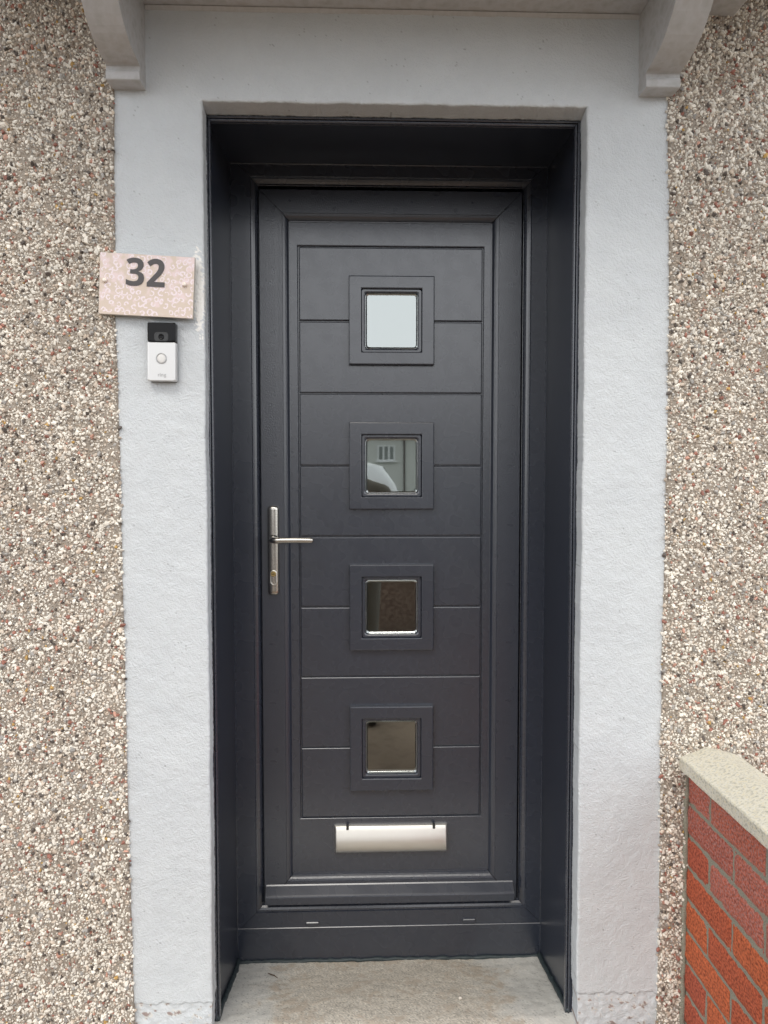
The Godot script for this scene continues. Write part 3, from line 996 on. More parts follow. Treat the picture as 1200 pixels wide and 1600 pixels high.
func build_garden_wall() -> void:
	var t := thing("garden_wall", "red brick garden wall with pale stone coping beside the door", "wall", Vector3(0.7434, -0.085, 0))
	var tones := []
	var rough := noise_tex(0.04, 5, 512, Vector2i(2, 1), 44)
	var cols := [[0.64, 0.150, 0.060], [0.60, 0.138, 0.060], [0.66, 0.165, 0.062], [0.54, 0.125, 0.066], [0.62, 0.145, 0.075], [0.58, 0.140, 0.080], [0.52, 0.112, 0.062]]
	for k in cols.size():
		var m := mat("brick_%d" % k, lin(cols[k][0], cols[k][1], cols[k][2]), 0.9)
		tri_map(m, 8.0)
		var pale: Color = Color(1.0, 0.95, 0.95) if k < 4 else Color(1.25, 1.5, 1.6)
		m.albedo_texture = ramp_tex(0.03, 5, [0.0, 0.36, 0.52, 0.70, 1.0], [Color(0.52, 0.45, 0.44), Color(0.78, 0.73, 0.73), Color(0.94, 0.92, 0.92), Color(1, 1, 1), Color(1, 1, 1)], 512, 60 + k)
		if k >= 4:
			m.detail_enabled = true
			m.detail_albedo = ramp_tex(0.05, 6, [0.0, 0.4, 0.62, 1.0], [Color(0.66, 0.52, 0.50, 0.0), Color(0.70, 0.54, 0.52, 0.06), Color(0.74, 0.60, 0.58, 0.42), Color(0.78, 0.66, 0.64, 0.65)], 512, 80 + k)
			m.uv2_triplanar = true
			m.uv2_world_triplanar = true
			m.uv2_scale = Vector3.ONE * 5.0
			m.detail_uv_layer = BaseMaterial3D.DETAIL_UV_2
		bump(m, rough, 0.40)
		tones.append(m)
	var mo := mat("wall_mortar", lin(0.33, 0.315, 0.265), 0.95)
	tri_map(mo, 8.0)
	mo.albedo_texture = ramp_tex(0.06, 5, [0.1, 0.5, 0.9], [Color(0.75, 0.75, 0.72), Color(0.95, 0.95, 0.93), Color(1, 1, 0.97)], 512, 71)
	bump(mo, noise_tex(0.07, 4, 512, Vector2i(1, 1), 72), 0.12)
	var length := 1.5
	var core := func(u: float, v: float) -> Vector3:
		var z := lerpf(length, -0.012, u)
		var y := lerpf(0.0, 0.795, v)
		return Vector3(0.0035 + n_mid.get_noise_2d(z, y) * 0.0012 + n_fine.get_noise_2d(z, y) * 0.0006, y, z)
	var mc := part("mortar", sheet(300, 160, core), mo, t)
	part("mortar_fill", box_mesh(Vector3(0.009, 0.0, -0.012), Vector3(0.096, 0.795, length), 0.0), mo, mc)
	var full := []
	for k in 5:
		full.append(brick_mesh(0.216, 0.0662, 0.10, k + 1))
	var r := RandomNumberGenerator.new()
	r.seed = 5
	var top := 0.6254 + 0.085
	for c in 10:
		var y := top - 0.075 * c + 0.005
		if y < -0.07:
			break
		var z := (0.114 if c % 2 == 0 else 0.2155) - 0.225
		while z < length - 0.01:
			var z0 := maxf(z, -0.006)
			var z1 := minf(z + 0.2165, length)
			var tone: int = r.randi() % 4
			if c < 2 or (c == 2 and z > 0.0) or r.randf() < 0.08:
				tone = 3 + r.randi() % 4
			if c == 0:
				tone = [5, 4, 3][int(z * 3.0 + 1.0) % 3]
			if z1 - z0 > 0.03:
				var m: Mesh = full[r.randi() % 5] if z1 - z0 > 0.21 else brick_mesh(z1 - z0, 0.0662, 0.10, 20 + c)
				var o := part("brick", m, tones[tone], t)
				o.position = Vector3(r.randf_range(-0.0008, 0.0008), y, z0)
			z += 0.225
	# saddle-back coping stones
	var stone := mat("coping_stone", lin(0.70, 0.68, 0.61), 0.9)
	tri_map(stone, 9.0)
	stone.albedo_texture = ramp_tex(0.012, 9, [0.15, 0.40, 0.55, 0.80], [Color(0.74, 0.73, 0.69), Color(0.91, 0.90, 0.87), Color(1, 1, 1), Color(0.97, 0.94, 0.85)], 1024, 90)
	bump(stone, noise_tex(0.09, 4, 512, Vector2i(1, 1), 91), 0.07)
	var zs := [0.006, 0.383, 0.391, 0.84, 0.848, 1.30, 1.308, 1.53]
	for k in 4:
		var st := new_st()
		var q := [Vector2(-0.0215, 0.7935), Vector2(-0.0225, 0.7955), Vector2(-0.0225, 0.8195), Vector2(-0.0205, 0.8225), Vector2(0.0435, 0.8455), Vector2(0.0465, 0.8455), Vector2(0.1105, 0.8275), Vector2(0.1135, 0.8245), Vector2(0.1135, 0.7945), Vector2(0.1125, 0.7935)]
		var nseg := 14
		var lp := []
		for i in nseg + 1:
			var z := lerpf(zs[k * 2], zs[k * 2 + 1], float(i) / nseg)
			var shrink := 0.0015 if i == 0 or i == nseg else 0.0
			var l := PackedVector3Array()
			for p in q:
				var nn := n_mid.get_noise_3d(p.x * 0.8, p.y * 0.8, z * 0.8) * 0.0013
				l.append(Vector3(p.x + nn + (shrink if p.x < 0.04 else -shrink), p.y + nn - shrink, z))
			lp.append(l)
		for i in nseg:
			for j in q.size():
				var j2 := (j + 1) % q.size()
				var e: Vector2 = q[j2] - q[j]
				quad_n(st, lp[i][j], lp[i][j2], lp[i + 1][j2], lp[i + 1][j], Vector3(-e.y, e.x, 0))
		var idx := Geometry2D.triangulate_polygon(PackedVector2Array(q))
		for i in range(0, idx.size(), 3):
			tri_n(st, lp[0][idx[i]], lp[0][idx[i + 1]], lp[0][idx[i + 2]], Vector3.FORWARD)
			tri_n(st, lp[nseg][idx[i]], lp[nseg][idx[i + 1]], lp[nseg][idx[i + 2]], Vector3.BACK)
		part("coping_stone", done(st), stone, t)
	# mortar smear between the wall end and the dash
	var sm := new_st(true)
	var path := []
	var rad := []
	for i in 60:
		var y := lerpf(0.0, 0.80, i / 59.0)
		path.append(Vector3(-0.002 + n_mid.get_noise_2d(y, 3.0) * 0.003, y, 0.004))
		rad.append(0.0065 + n_mid.get_noise_2d(y, 9.0) * 0.003)
	tube(sm, path, rad, 7)
	part("end_pointing", done(sm), mo, t)

# ------------------------------------------------------------------ number sign
func build_sign() -> void:
	var t := thing("house_number_sign", "pink and beige patterned house number sign reading 32", "sign", Vector3(-0.4756, 1.7969, 0.012))
	t.rotation.z = deg_to_rad(-2.7)
	# printed face: rings and horseshoes of pink on a beige ground
	var w := 1024
	var h := 660
	var im := Image.create(w, h, false, Image.FORMAT_RGB8)
	var n := FastNoiseLite.new()
	n.frequency = 0.006
	n.seed = 3
	var r := RandomNumberGenerator.new()
	r.seed = 12
	var spots := []
	for gy in 9:
		for gx in 14:
			if r.randf() < 0.14:
				continue
			spots.append([Vector2((gx + 0.5 + (0.5 if gy % 2 else 0.0) + r.randf_range(-0.3, 0.3)) * w / 14.0, (gy + 0.5 + r.randf_range(-0.3, 0.3)) * h / 9.0), r.randf_range(23, 35), r.randf_range(0.6, 1.0), r.randf() * TAU, r.randf_range(0.0, 1.5), r.randf_range(8.0, 12.0)])
	for y in h:
		for x in w:
			var a := n.get_noise_2d(x, y)
			var pinkish := smoothstep(0.25, -0.25, a + (y / float(h) - 0.2) * 0.6)
			im.set_pixel(x, y, Color(0.84, 0.775, 0.715).lerp(Color(0.905, 0.825, 0.825), pinkish * 0.9))
	for s in spots:
		var c: Vector2 = s[0]
		var rad: float = s[1]
		for y in range(maxi(0, int(c.y - rad * 1.7)), mini(h, int(c.y + rad * 1.7))):
			for x in range(maxi(0, int(c.x - rad * 1.7)), mini(w, int(c.x + rad * 1.7))):
				var d := (Vector2(x, y) - c).rotated(s[3])
				d.x /= s[2]
				var ang := absf(d.angle())
				var band: float = absf(d.length() + n.get_noise_2d(x * 6.0, y * 6.0) * 9.0 - rad * 0.85)
				if ang > s[4] * 0.75 and band < s[5]:
					var k := clampf((s[5] - band) * 0.4, 0, 1)
					im.set_pixel(x, y, im.get_pixel(x, y).lerp(Color(0.93, 0.875, 0.89) if band < s[5] * 0.7 else Color(0.86, 0.785, 0.79), k))
	var face := mat("sign_print", Color.WHITE, 0.22)
	face.albedo_texture = ImageTexture.create_from_image(im)
	var edge := mat("sign_edge", lin(0.50, 0.46, 0.40), 0.45)
	var hx := 0.1018
	var hy := 0.0660
	part("backing", box_mesh(Vector3(-hx, -hy, 0.0), Vector3(hx, hy, 0.0085), 0.0006), edge, t)
	var st := new_st()
	var quad := [Vector3(-hx + 0.0007, -hy + 0.0007, 0.0088), Vector3(hx - 0.0007, -hy + 0.0007, 0.0088), Vector3(hx - 0.0007, hy - 0.0007, 0.0088), Vector3(-hx + 0.0007, hy - 0.0007, 0.0088)]
	var uv := [Vector2(0, 1), Vector2(1, 1), Vector2(1, 0), Vector2(0, 0)]
	for i in [0, 2, 1, 0, 3, 2]:
		st.set_uv(uv[i])
		st.set_normal(Vector3.BACK)
		st.add_vertex(quad[i])
	part("printed_face", st.commit(), face, t)
	var f := SystemFont.new()
	f.font_names = PackedStringArray(["Droid Sans"])
	f.font_weight = 700
	var tm := TextMesh.new()
	tm.text = "32"
	tm.font = f
	tm.font_size = 96
	tm.pixel_size = 0.0583 / (96 * 0.714)
	tm.depth = 0.0012
	tm.curve_step = 0.6
	var o := part("number", tm, mat("number_grey", lin(0.075, 0.068, 0.070), 0.45), t)
	o.position = Vector3(-0.0030, 0.0270, 0.0096)
	o.scale = Vector3(0.98, 1.02, 1.0)
	var cap := mat("screw_cap", lin(0.80, 0.70, 0.62), 0.35, 0.4)
	for p in [Vector2(-0.0892, 0.0060), Vector2(0.0818, 0.0062)]:
		st = new_st(true)
		var l := []
		for a in [[0.0052, 0.0088], [0.0052, 0.0122], [0.0046, 0.0134], [0.0030, 0.0140], [0.0006, 0.0142]]:
			l.append(at_z(round_rect(p.x, p.y, a[0], a[0], a[0], 5), a[1]))
		loft(st, l, false, true)
		part("screw_cap", done(st), cap, t)

# ------------------------------------------------------------------ doorbell
func build_doorbell() -> void:
	var t := thing("doorbell", "silver and black video doorbell on the pale surround below the sign", "doorbell", Vector3(-0.4452, 1.6545, 0.0))
	t.rotation.z = deg_to_rad(-0.7)
	var hx := 0.0309
	var hy := 0.0632
	part("back_plate", box_mesh(Vector3(-hx + 0.0015, -hy - 0.0005, 0.0005), Vector3(hx - 0.0015, hy, 0.007), 0.0015), M.black, t)
	var split := 0.0205
	var silver := mat("bell_silver", lin(0.68, 0.68, 0.675), 0.36, 0.5)
	var st := new_st()
	var l := []
	for a in [[0.0, 0.0072, 0.003], [0.0, 0.0215, 0.003], [0.0012, 0.0232, 0.003], [0.0035, 0.0240, 0.003]]:
		l.append(at_z(round_rect(0, (split - hy) / 2, hx - a[0], (split + hy) / 2 - a[0] * 0.4, a[2], 3), a[1]))
	loft(st, l, false, true)
	part("front_cover", done(st), silver, t)
	st = new_st()
	l = []
	var gloss := mat("gloss_black", lin(0.008, 0.008, 0.009), 0.12)
	gloss.metallic_specular = 0.28
	for a in [[0.0004, 0.0072, 0.003], [0.0004, 0.0215, 0.003], [0.0030, 0.0238, 0.003], [0.0075, 0.0246, 0.003]]:
		l.append(at_z(round_rect(0, (split + hy) / 2 + 0.0004, hx - a[0], (hy - split) / 2 - 0.0004 - a[0] * 0.2, a[2], 3), a[1]))
	loft(st, l, false, true)
	var head := part("camera_head", done(st), gloss, t)
	st = new_st()
	l = []
	for a in [[0.0, 0.0246], [0.0002, 0.0254], [0.0016, 0.0256], [0.0018, 0.0248]]:
		l.append(at_z(round_rect(0.0, 0.0318, 0.0150 - a[0], 0.0098 - a[0], 0.006, 5), a[1]))
	loft(st, l, false, true)
	part("camera_window", done(st), mat("camera_surround", lin(0.035, 0.036, 0.038), 0.35), head)
	st = new_st(true)
	l = []
	for a in [[0.0062, 0.0247], [0.0062, 0.0262], [0.0050, 0.0266], [0.0044, 0.0258], [0.0010, 0.0264]]:
		l.append(at_z(round_rect(0.0, 0.0318, a[0], a[0], a[0], 6), a[1]))
	loft(st, l, false, true)
	part("lens", done(st), gloss, head)
	st = new_st(true)
	l = []
	for a in [[0.0118, 0.0239], [0.0118, 0.0249], [0.0108, 0.0255], [0.0098, 0.0251], [0.0095, 0.0243]]:
		l.append(at_z(round_rect(0.0, -0.0148, a[0], a[0], a[0], 7), a[1]))
	loft(st, l, false, false)
	part("button_ring", done(st), mat("ring_grey", lin(0.42, 0.42, 0.42), 0.3, 0.6), t)
	st = new_st(true)
	l = []
	for a in [[0.0094, 0.0238], [0.0093, 0.0246], [0.0080, 0.0250], [0.0010, 0.0251]]:
		l.append(at_z(round_rect(0.0, -0.0148, a[0], a[0], a[0], 7), a[1]))
	loft(st, l, false, true)
	part("button", done(st), mat("button_white", lin(0.74, 0.73, 0.71), 0.4), t)
	var f := SystemFont.new()
	f.font_names = PackedStringArray(["Droid Sans"])
	f.font_weight = 600
	var tm := TextMesh.new()
	tm.text = "ring"
	tm.font = f
	tm.font_size = 48
	tm.pixel_size = 0.0098 / 48.0
	tm.depth = 0.0003
	var o := part("lettering", tm, mat("letter_grey", lin(0.42, 0.42, 0.42), 0.5), t)
	o.position = Vector3(0.001, -0.0505, 0.0242)

# ------------------------------------------------------------------ dark hall behind the door
func build_hall() -> void:
	var wall := mat("hall_paint", lin(0.45, 0.42, 0.38), 0.8)
	var carpet := mat("hall_carpet", lin(0.16, 0.13, 0.10), 0.95)
	structure("hall_floor", box_mesh(Vector3(-0.75, -0.2, -4.6), Vector3(0.85, 0.0, -0.461), 0.0), carpet)
	structure("hall_ceiling", box_mesh(Vector3(-0.75, 2.45, -4.6), Vector3(0.85, 2.6, -0.461), 0.0), wall)
	structure("hall_wall", box_mesh(Vector3(-0.85, 0.0, -4.6), Vector3(-0.75, 2.45, -0.461), 0.0), wall)
	structure("hall_wall", box_mesh(Vector3(0.85, 0.0, -4.6), Vector3(0.95, 2.45, -0.461), 0.0), wall)
	structure("hall_wall", box_mesh(Vector3(-0.75, 0.0, -4.7), Vector3(0.85, 2.45, -4.601), 0.0), wall)

# ------------------------------------------------------------------ street that the panes mirror
func build_street() -> void:
	var asphalt := mat("asphalt", lin(0.055, 0.055, 0.057), 0.9)
	var grass := mat("lawn_green", lin(0.05, 0.075, 0.03), 0.95)
	tri_map(grass, 0.3)
	grass.albedo_texture = ramp_tex(0.03, 5, [0.0, 0.5, 1.0], [Color(0.7, 0.75, 0.6), Color(1, 1, 1), Color(0.9, 0.95, 0.75)], 512, 95)
	structure("ground", box_mesh(Vector3(-150, -1.0, 4.2), Vector3(150, -0.30, 250), 0.0), grass)
	structure("pavement", box_mesh(Vector3(-60, -0.4, 5.0), Vector3(60, -0.10, 7.0), 0.01), M.path)
	structure("road", box_mesh(Vector3(-60, -0.4, 7.0), Vector3(60, -0.22, 15.0), 0.0), asphalt)
	structure("pavement", box_mesh(Vector3(-60, -0.4, 15.0), Vector3(60, -0.10, 17.0), 0.01), M.path)
	var white := mat("white_car_paint", lin(0.72, 0.73, 0.73), 0.25)
	white.clearcoat_enabled = true
	var blue := mat("blue_grey_car_paint", lin(0.16, 0.20, 0.24), 0.25)
	blue.clearcoat_enabled = true
	car("parked_car", "white car parked at the near kerb of the road", white, Vector3(-1.28, -0.22, 8.4), PI)
	car("parked_car", "blue grey car parked at the far kerb of the road", blue, Vector3(1.95, -0.22, 13.2), PI)
	opposite_house(Vector3(1.6, -0.3, 41.0), "pale grey rendered house with white windows opposite the door", lin(0.55, 0.55, 0.52))
	opposite_house(Vector3(-8.4, -0.3, 41.2), "brown rendered house with white windows left of the grey house", lin(0.26, 0.21, 0.17))
	opposite_house(Vector3(11.6, -0.3, 41.2), "cream rendered house with white windows right of the grey house", lin(0.45, 0.42, 0.36))
	# low brick wall between the front garden and the pavement, open at the path
	var b := mat("front_wall_brick", lin(0.27, 0.205, 0.16), 0.9)
	tri_map(b, 4.0)
	b.albedo_texture = ramp_tex(0.02, 4, [0.2, 0.8], [Color(0.75, 0.7, 0.7), Color(1, 1, 1)], 256, 98)
	for s in [[-5.5, -0.9, "low brick front wall on the driveway side of the gateway"], [0.02, 5.5, "low brick front wall along the pavement beyond the gateway"]]:
		var t := thing("front_wall", s[2], "wall", Vector3(s[0], -0.3, 4.45))
		part("brickwork", box_mesh(Vector3(0, 0, -0.11), Vector3(s[1] - s[0], 0.85, 0.11), 0.004), b, t)
		part("coping", box_mesh(Vector3(-0.02, 0.8505, -0.14), Vector3(s[1] - s[0] + 0.02, 0.92, 0.14), 0.01), M.path, t)

func opposite_house(at: Vector3, label: String, c: Color) -> void:
	var t := thing("opposite_house", label, "house", at)
	var wall := mat("opposite_wall", c, 0.9)
	var frame := mat("window_white", lin(0.7, 0.7, 0.7), 0.4)
	var glass := mat("window_sky_grey", lin(0.22, 0.24, 0.23), 0.15)  # pale grey base colour stands in for sky mirrored in the panes
	var tile := mat("roof_tile", lin(0.10, 0.085, 0.08), 0.85)
	part("wall", box_mesh(Vector3(-4.9, 0, 0), Vector3(4.9, 4.3, 8), 0.0), wall, t)
	var st := new_st()
	prism_x(st, [Vector2(-0.4, 4.25), Vector2(4.0, 6.1), Vector2(8.4, 4.25), Vector2(8.4, 4.35), Vector2(4.0, 6.25), Vector2(-0.4, 4.35)], -5.0, 5.0)
	var roof := part("roof", done(st), tile, t)
	part("gable_fill", box_mesh(Vector3(-4.9, 4.3, 2.0), Vector3(4.9, 5.0, 6.0), 0.0), wall, roof)
	part("chimney", box_mesh(Vector3(-4.6, 5.6, 3.5), Vector3(-3.7, 7.0, 4.5), 0.01), wall, roof)
	for w in [[-0.08, 2.62], [-3.0, 2.62], [3.1, 2.62]]:
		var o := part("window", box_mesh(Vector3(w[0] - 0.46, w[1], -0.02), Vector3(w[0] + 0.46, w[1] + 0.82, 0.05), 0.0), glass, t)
		st = new_st()
		for k in 4:
			var x: float = w[0] - 0.48 + k * 0.32
			cbox(st, Vector3(x - 0.055, w[1] - 0.05, -0.06), Vector3(x + 0.055, w[1] + 0.87, -0.022), 0.005)
		cbox(st, Vector3(w[0] - 0.44, w[1] - 0.05, -0.055), Vector3(w[0] + 0.44, w[1] + 0.03, -0.023), 0.005)
		cbox(st, Vector3(w[0] - 0.44, w[1] + 0.79, -0.055), Vector3(w[0] + 0.44, w[1] + 0.87, -0.023), 0.005)
		part("frame", done(st), frame, o)
		part("sill", box_mesh(Vector3(w[0] - 0.62, w[1] - 0.14, -0.14), Vector3(w[0] + 0.62, w[1] - 0.055, 0.0), 0.01), frame, o)
	part("door", box_mesh(Vector3(-1.95, 0.2, -0.05), Vector3(-1.05, 2.3, 0.03), 0.01), tile, t)
	st = new_st()
	tube(st, [Vector3(0.98, 0.0, -0.1), Vector3(0.98, 4.2, -0.1)], [0.05], 8)
	part("downpipe", done(st), tile, t)

func car(called: String, label: String, paint: Material, at: Vector3, turn: float) -> void:
	# hatchback along x, front towards +x
	var t := thing(called, label, "car", at, "cars parked in the street")
	t.rotation.y = turn
	var glass := mat("car_glass", lin(0.03, 0.035, 0.038), 0.05)
	var tyre := mat("tyre", lin(0.02, 0.02, 0.02), 0.85)
	var rim := mat("rim", lin(0.5, 0.5, 0.5), 0.3, 1.0)
	var dark := mat("car_trim", lin(0.02, 0.02, 0.02), 0.6)
	# body: sections along the length: x, bottom, top, half width
	var secs := [[-2.05, 0.45, 0.85, 0.70], [-2.0, 0.30, 1.12, 0.80], [-1.6, 0.22, 1.17, 0.86], [-0.8, 0.20, 1.17, 0.88], [0.6, 0.20, 1.14, 0.88], [1.2, 0.22, 1.05, 0.86], [1.8, 0.26, 0.82, 0.80], [2.0, 0.34, 0.70, 0.72], [2.05, 0.44, 0.60, 0.62]]
	var loops := []
	for s in secs:
		var l := PackedVector3Array()
		for p in round_rect(0, (s[1] + s[2]) / 2, s[3], (s[2] - s[1]) / 2, 0.13, 4):
			l.append(Vector3(s[0], p.y, -p.x))
		loops.append(l)
	var st := new_st(true)
	loft(st, loops, true, true)
	var body := part("body", done(st), paint, t)
	loops = []
	for s in [[1.08, -1.90, 0.98, 0.80], [1.48, -1.76, 0.55, 0.74], [1.74, -1.58, 0.28, 0.68], [1.80, -1.35, 0.05, 0.60]]:
		var l := PackedVector3Array()
		for p in round_rect((s[1] + s[2]) / 2, 0, (s[2] - s[1]) / 2, s[3], 0.16, 4):
			l.append(Vector3(p.x, s[0], -p.y))
		loops.append(l)
	st = new_st(true)
	loft(st, loops, false, true)
	part("cabin", done(st), paint, t)
	# glass laid on the cabin sides
	for s in [-1, 1]:
		for w in [[-1.5, -0.62, -1.32, -0.62], [-0.52, 0.52, -0.52, 0.27]]:
			st = new_st()
			quad_n(st, Vector3(w[0], 1.20, s * 0.80), Vector3(w[1], 1.20, s * 0.80), Vector3(w[3], 1.62, s * 0.725), Vector3(w[2], 1.62, s * 0.725), Vector3(0, 0, s))
			part("side_window", done(st), glass, t)
		part("mirror", box_mesh(Vector3(0.50, 1.16, s * 0.92 - 0.09), Vector3(0.64, 1.32, s * 0.92 + 0.09), 0.03), paint, t)
		part("headlight", box_mesh(Vector3(1.80, 0.58, s * 0.58 - 0.14), Vector3(2.03, 0.70, s * 0.58 + 0.14), 0.03), rim, t)
		part("tail_light", box_mesh(Vector3(-2.06, 0.72, s * 0.66 - 0.1), Vector3(-1.9, 0.95, s * 0.66 + 0.1), 0.03), mat("tail_red", lin(0.35, 0.02, 0.02), 0.2), t)
		for x in [-1.3, 1.28]:
			st = new_st()
			tube(st, [Vector3(x, 0.31, s * 0.70), Vector3(x, 0.31, s * 0.705), Vector3(x, 0.31, s * 0.885), Vector3(x, 0.31, s * 0.895)], [0.29, 0.31, 0.31, 0.29], 24)
			var wh := part("wheel", done(st), tyre, t)
			st = new_st()
			tube(st, [Vector3(x, 0.31, s * 0.80), Vector3(x, 0.31, s * 0.902)], [0.20], 20)
			part("rim", done(st), rim, wh)
	st = new_st()
	quad_n(st, Vector3(1.0, 1.12, -0.66), Vector3(1.0, 1.12, 0.66), Vector3(0.29, 1.75, 0.54), Vector3(0.29, 1.75, -0.54), Vector3(1, 1, 0))
	part("windscreen", done(st), glass, t)
	st = new_st()
	quad_n(st, Vector3(-1.90, 1.16, -0.62), Vector3(-1.90, 1.16, 0.62), Vector3(-1.60, 1.73, 0.54), Vector3(-1.60, 1.73, -0.54), Vector3(-1, 1, 0))
	part("rear_window", done(st), glass, t)
	part("bumper", box_mesh(Vector3(1.95, 0.26, -0.60), Vector3(2.09, 0.40, 0.60), 0.03), dark, body)
	part("number_plate", box_mesh(Vector3(-2.075, 0.55, -0.26), Vector3(-2.05, 0.66, 0.26), 0.002), rim, body)

# ------------------------------------------------------------------ person mirrored in the lower panes
func blob(bones: Array, cell: float, kap: float, st: SurfaceTool) -> void:
	# smooth union of tapered capsules [a, b, ra, rb, colour], meshed as surface nets
	var lo := Vector3.INF
	var hi := -Vector3.INF
	for b in bones:
		var r: float = maxf(b[2], b[3]) + kap * 4.0 + cell * 2.0
		lo = lo.min(b[0] - Vector3.ONE * r).min(b[1] - Vector3.ONE * r)
		hi = hi.max(b[0] + Vector3.ONE * r).max(b[1] + Vector3.ONE * r)
	var nx := int((hi.x - lo.x) / cell) + 2
	var ny := int((hi.y - lo.y) / cell) + 2
	var nz := int((hi.z - lo.z) / cell) + 2
	var f := PackedFloat32Array()
	f.resize(nx * ny * nz)
	var best := PackedFloat32Array()
	best.resize(f.size())
	best.fill(1e9)
	var who := PackedInt32Array()
	who.resize(f.size())
	for bi in bones.size():
		var b: Array = bones[bi]
		var r: float = maxf(b[2], b[3]) + kap * 4.0
		var p0: Vector3 = ((b[0] as Vector3).min(b[1]) - Vector3.ONE * r - lo) / cell
		var p1: Vector3 = ((b[0] as Vector3).max(b[1]) + Vector3.ONE * r - lo) / cell
		var ab: Vector3 = b[1] - b[0]
		var ll := maxf(ab.length_squared(), 1e-9)
		for z in range(maxi(0, int(p0.z)), mini(nz, int(p1.z) + 2)):
			for y in range(maxi(0, int(p0.y)), mini(ny, int(p1.y) + 2)):
				for x in range(maxi(0, int(p0.x)), mini(nx, int(p1.x) + 2)):
					var p := lo + Vector3(x, y, z) * cell
					var h := clampf((p - b[0]).dot(ab) / ll, 0, 1)
					var d: float = (p - b[0] - ab * h).length() - lerpf(b[2], b[3], h)
					var k := (z * ny + y) * nx + x
					f[k] += exp(-d / kap)
					if d < best[k]:
						best[k] = d
						who[k] = bi
	var vert := {}
	var val := func(x: int, y: int, z: int) -> float:
		return f[(z * ny + y) * nx + x] - 1.0
	for z in nz - 1:
		for y in ny - 1:
			for x in nx - 1:
				var base := (z * ny + y) * nx + x
				var inside := 0
				for c in 8:
					if f[base + (c & 1) + ((c >> 1) & 1) * nx + (c >> 2) * nx * ny] > 1.0:
						inside += 1
				if inside == 0 or inside == 8:
					continue
				var m := Vector3()
				var cnt := 0
				for e in [[0, 1], [2, 3], [4, 5], [6, 7], [0, 2], [1, 3], [4, 6], [5, 7], [0, 4], [1, 5], [2, 6], [3, 7]]:
					var ia: int = e[0]
					var ib: int = e[1]
					var va: float = val.call(x + (ia & 1), y + ((ia >> 1) & 1), z + (ia >> 2))
					var vb: float = val.call(x + (ib & 1), y + ((ib >> 1) & 1), z + (ib >> 2))
					if (va > 0) != (vb > 0):
						var la := log(va + 1.0 + 1e-6)
						var lb := log(vb + 1.0 + 1e-6)
						var tt := clampf(la / (la - lb), 0, 1)
						m += Vector3(ia & 1, (ia >> 1) & 1, ia >> 2).lerp(Vector3(ib & 1, (ib >> 1) & 1, ib >> 2), tt)
						cnt += 1
				vert[base] = [lo + (Vector3(x, y, z) + m / cnt) * cell, bones[who[base]][4]]
	var axes := [[1, nx, nx * ny, Vector3.RIGHT], [nx, nx * ny, 1, Vector3.UP], [nx * ny, 1, nx, Vector3.BACK]]
	for base in vert.keys():
		for a in axes:
			var s0: bool = f[base] > 1.0
			var s1: bool = f[base + a[0]] > 1.0
			if s0 == s1:
				continue
			var q := [base, base - a[1], base - a[1] - a[2], base - a[2]]
			if not (vert.has(q[1]) and vert.has(q[2]) and vert.has(q[3])):
				continue
			var nrm: Vector3 = a[3] if s0 else -a[3]
			for tr in [[0, 1, 2], [0, 2, 3]]:
				var va: Array = vert[q[tr[0]]]
				var vb: Array = vert[q[tr[1]]]
				var vc: Array = vert[q[tr[2]]]
				if ((vb[0] - va[0]) as Vector3).cross(vc[0] - va[0]).dot(nrm) > 0.0:
					var sw := vb
					vb = vc
					vc = sw
				for v in [va, vb, vc]:
					st.set_color(v[1])
					st.add_vertex(v[0])

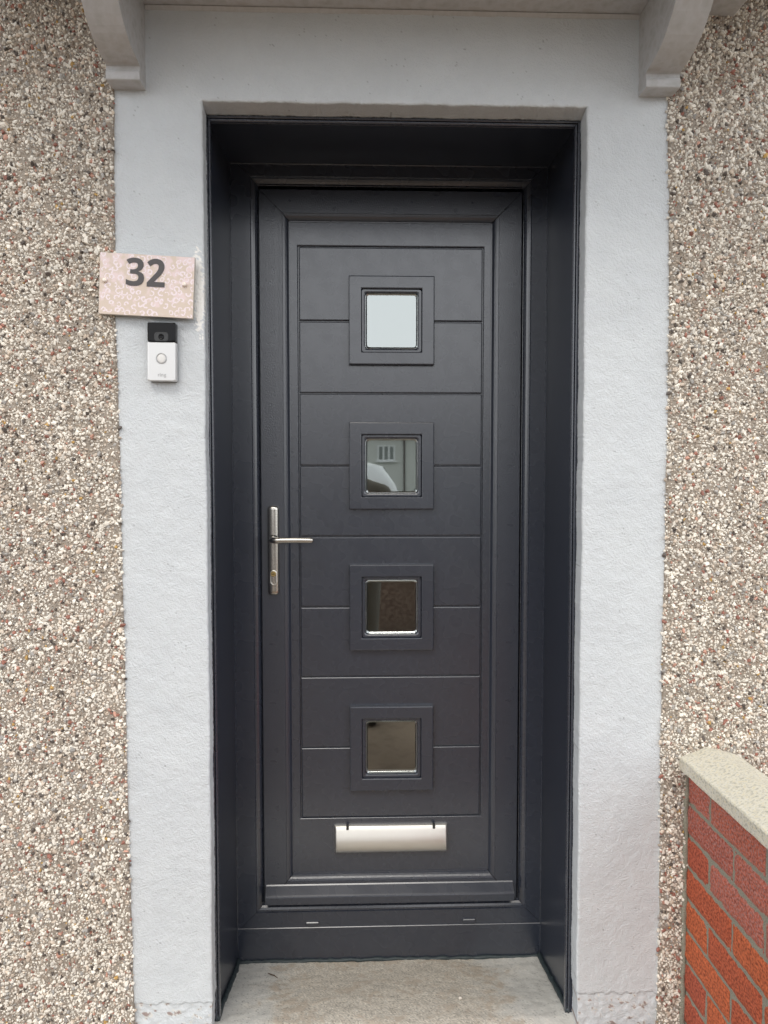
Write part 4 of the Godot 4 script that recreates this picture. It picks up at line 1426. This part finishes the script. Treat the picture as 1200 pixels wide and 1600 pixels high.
func build_person() -> void:
	var feet := Vector3(-0.07, -0.085, 1.93)
	var t := thing("person", "person in a tan grey jacket holding up a phone in front of the door", "person", feet)
	var jacket := Color(0.16, 0.145, 0.12)
	var trousers := Color(0.17, 0.165, 0.145)
	var shoe := Color(0.03, 0.028, 0.026)
	var skin := Color(0.48, 0.30, 0.21)
	var hair := Color(0.05, 0.035, 0.025)
	var b := []
	for s in [-1.0, 1.0]:
		b.append([Vector3(s * 0.10, 0.90, 0.01), Vector3(s * 0.105, 0.50, -0.01), 0.088, 0.058, trousers])
		b.append([Vector3(s * 0.105, 0.50, -0.01), Vector3(s * 0.11, 0.09, 0.02), 0.056, 0.040, trousers])
		b.append([Vector3(s * 0.11, 0.045, 0.05), Vector3(s * 0.125, 0.032, -0.14), 0.043, 0.032, shoe])
		b.append([Vector3(s * 0.08, 1.38, 0.02), Vector3(s * 0.175, 1.36, 0.01), 0.075, 0.062, jacket])
		b.append([Vector3(s * 0.19, 1.35, 0.01), Vector3(s * 0.265, 1.10, 0.02), 0.058, 0.046, jacket])
		b.append([Vector3(s * 0.265, 1.10, 0.02), Vector3(s * 0.105, 1.32, -0.155), 0.045, 0.033, jacket])
		b.append([Vector3(s * 0.105, 1.32, -0.155), Vector3(s * 0.075, 1.36, -0.20), 0.028, 0.026, skin])
	b.append([Vector3(0, 0.92, 0.01), Vector3(0, 1.10, 0.015), 0.145, 0.128, jacket])
	b.append([Vector3(0, 1.10, 0.015), Vector3(0, 1.33, 0.015), 0.130, 0.138, jacket])
	b.append([Vector3(0, 1.38, 0.02), Vector3(0, 1.50, 0.0), 0.060, 0.053, skin])
	var st := new_st(true)
	blob(b, 0.014, 0.010, st)
	# head with brow, nose, jaw and ears on a finer grid
	var hd := []
	hd.append([Vector3(0, 1.615, 0.015), Vector3(0, 1.63, -0.005), 0.082, 0.080, skin])
	hd.append([Vector3(0, 1.545, -0.03), Vector3(0, 1.57, -0.02), 0.050, 0.062, skin])
	hd.append([Vector3(0, 1.50, 0.0), Vector3(0, 1.55, 0.0), 0.052, 0.055, skin])
	hd.append([Vector3(0, 1.61, -0.088), Vector3(0, 1.575, -0.104), 0.008, 0.013, skin])
	hd.append([Vector3(-0.022, 1.535, -0.080), Vector3(0.022, 1.535, -0.080), 0.008, 0.008, Color(0.36, 0.16, 0.13)])
	for s in [-1.0, 1.0]:
		hd.append([Vector3(s * 0.082, 1.60, 0.012), Vector3(s * 0.086, 1.57, 0.008), 0.016, 0.011, skin])
		hd.append([Vector3(s * 0.032, 1.605, -0.077), Vector3(s * 0.033, 1.605, -0.077), 0.011, 0.011, Color(0.06, 0.045, 0.04)])
	hd.append([Vector3(0, 1.655, 0.03), Vector3(0, 1.675, -0.02), 0.080, 0.070, hair])
	hd.append([Vector3(0, 1.60, 0.055), Vector3(0, 1.64, 0.05), 0.062, 0.068, hair])
	blob(hd, 0.0075, 0.005, st)
	# hands: palm, four bent fingers and a thumb on each side of the phone
	for s in [-1.0, 1.0]:
		var w := Vector3(s * 0.075, 1.36, -0.20)
		var hb := [[w, w + Vector3(-s * 0.006, 0.062, -0.018), 0.023, 0.021, skin]]
		for k in 4:
			var base := w + Vector3(-s * 0.006, 0.030 + k * 0.017, -0.030)
			var kn := base + Vector3(-s * 0.004, 0.002, -0.034)
			var tip := kn + Vector3(-s * (0.024 + 0.003 * [0, 1, 1, 0][k]), 0.002, -0.002)
			hb.append([base, kn, 0.0092, 0.0085, skin])
			hb.append([kn, tip, 0.0085, 0.0072, skin])
		hb.append([w + Vector3(-s * 0.008, 0.012, -0.012), w + Vector3(-s * 0.020, 0.040, 0.006), 0.012, 0.0098, skin])
		hb.append([w + Vector3(-s * 0.020, 0.040, 0.006), w + Vector3(-s * 0.034, 0.062, 0.002), 0.0096, 0.0078, skin])
		blob(hb, 0.004, 0.0022, st)
	var m := mat("person_surface", Color.WHITE, 0.8)
	m.vertex_color_use_as_albedo = true
	part("body", done(st), m, t)
	# the phone, held just behind the viewpoint
	var ph := thing("mobile_phone", "black mobile phone held up by the person", "phone", Vector3(-0.0144, 1.3839, 1.6685))
	part("phone_case", box_mesh(Vector3(-0.046, -0.125, 0.003), Vector3(0.028, 0.028, 0.0115), 0.003), M.black, ph)
	st = new_st()
	loft(st, [at_z(round_rect(-0.028, -0.001, 0.013, 0.013, 0.005, 4), 0.001), at_z(round_rect(-0.028, -0.001, 0.012, 0.012, 0.005, 4), -0.0005)], false, true)
	part("camera_bump", done(st), M.black, ph)
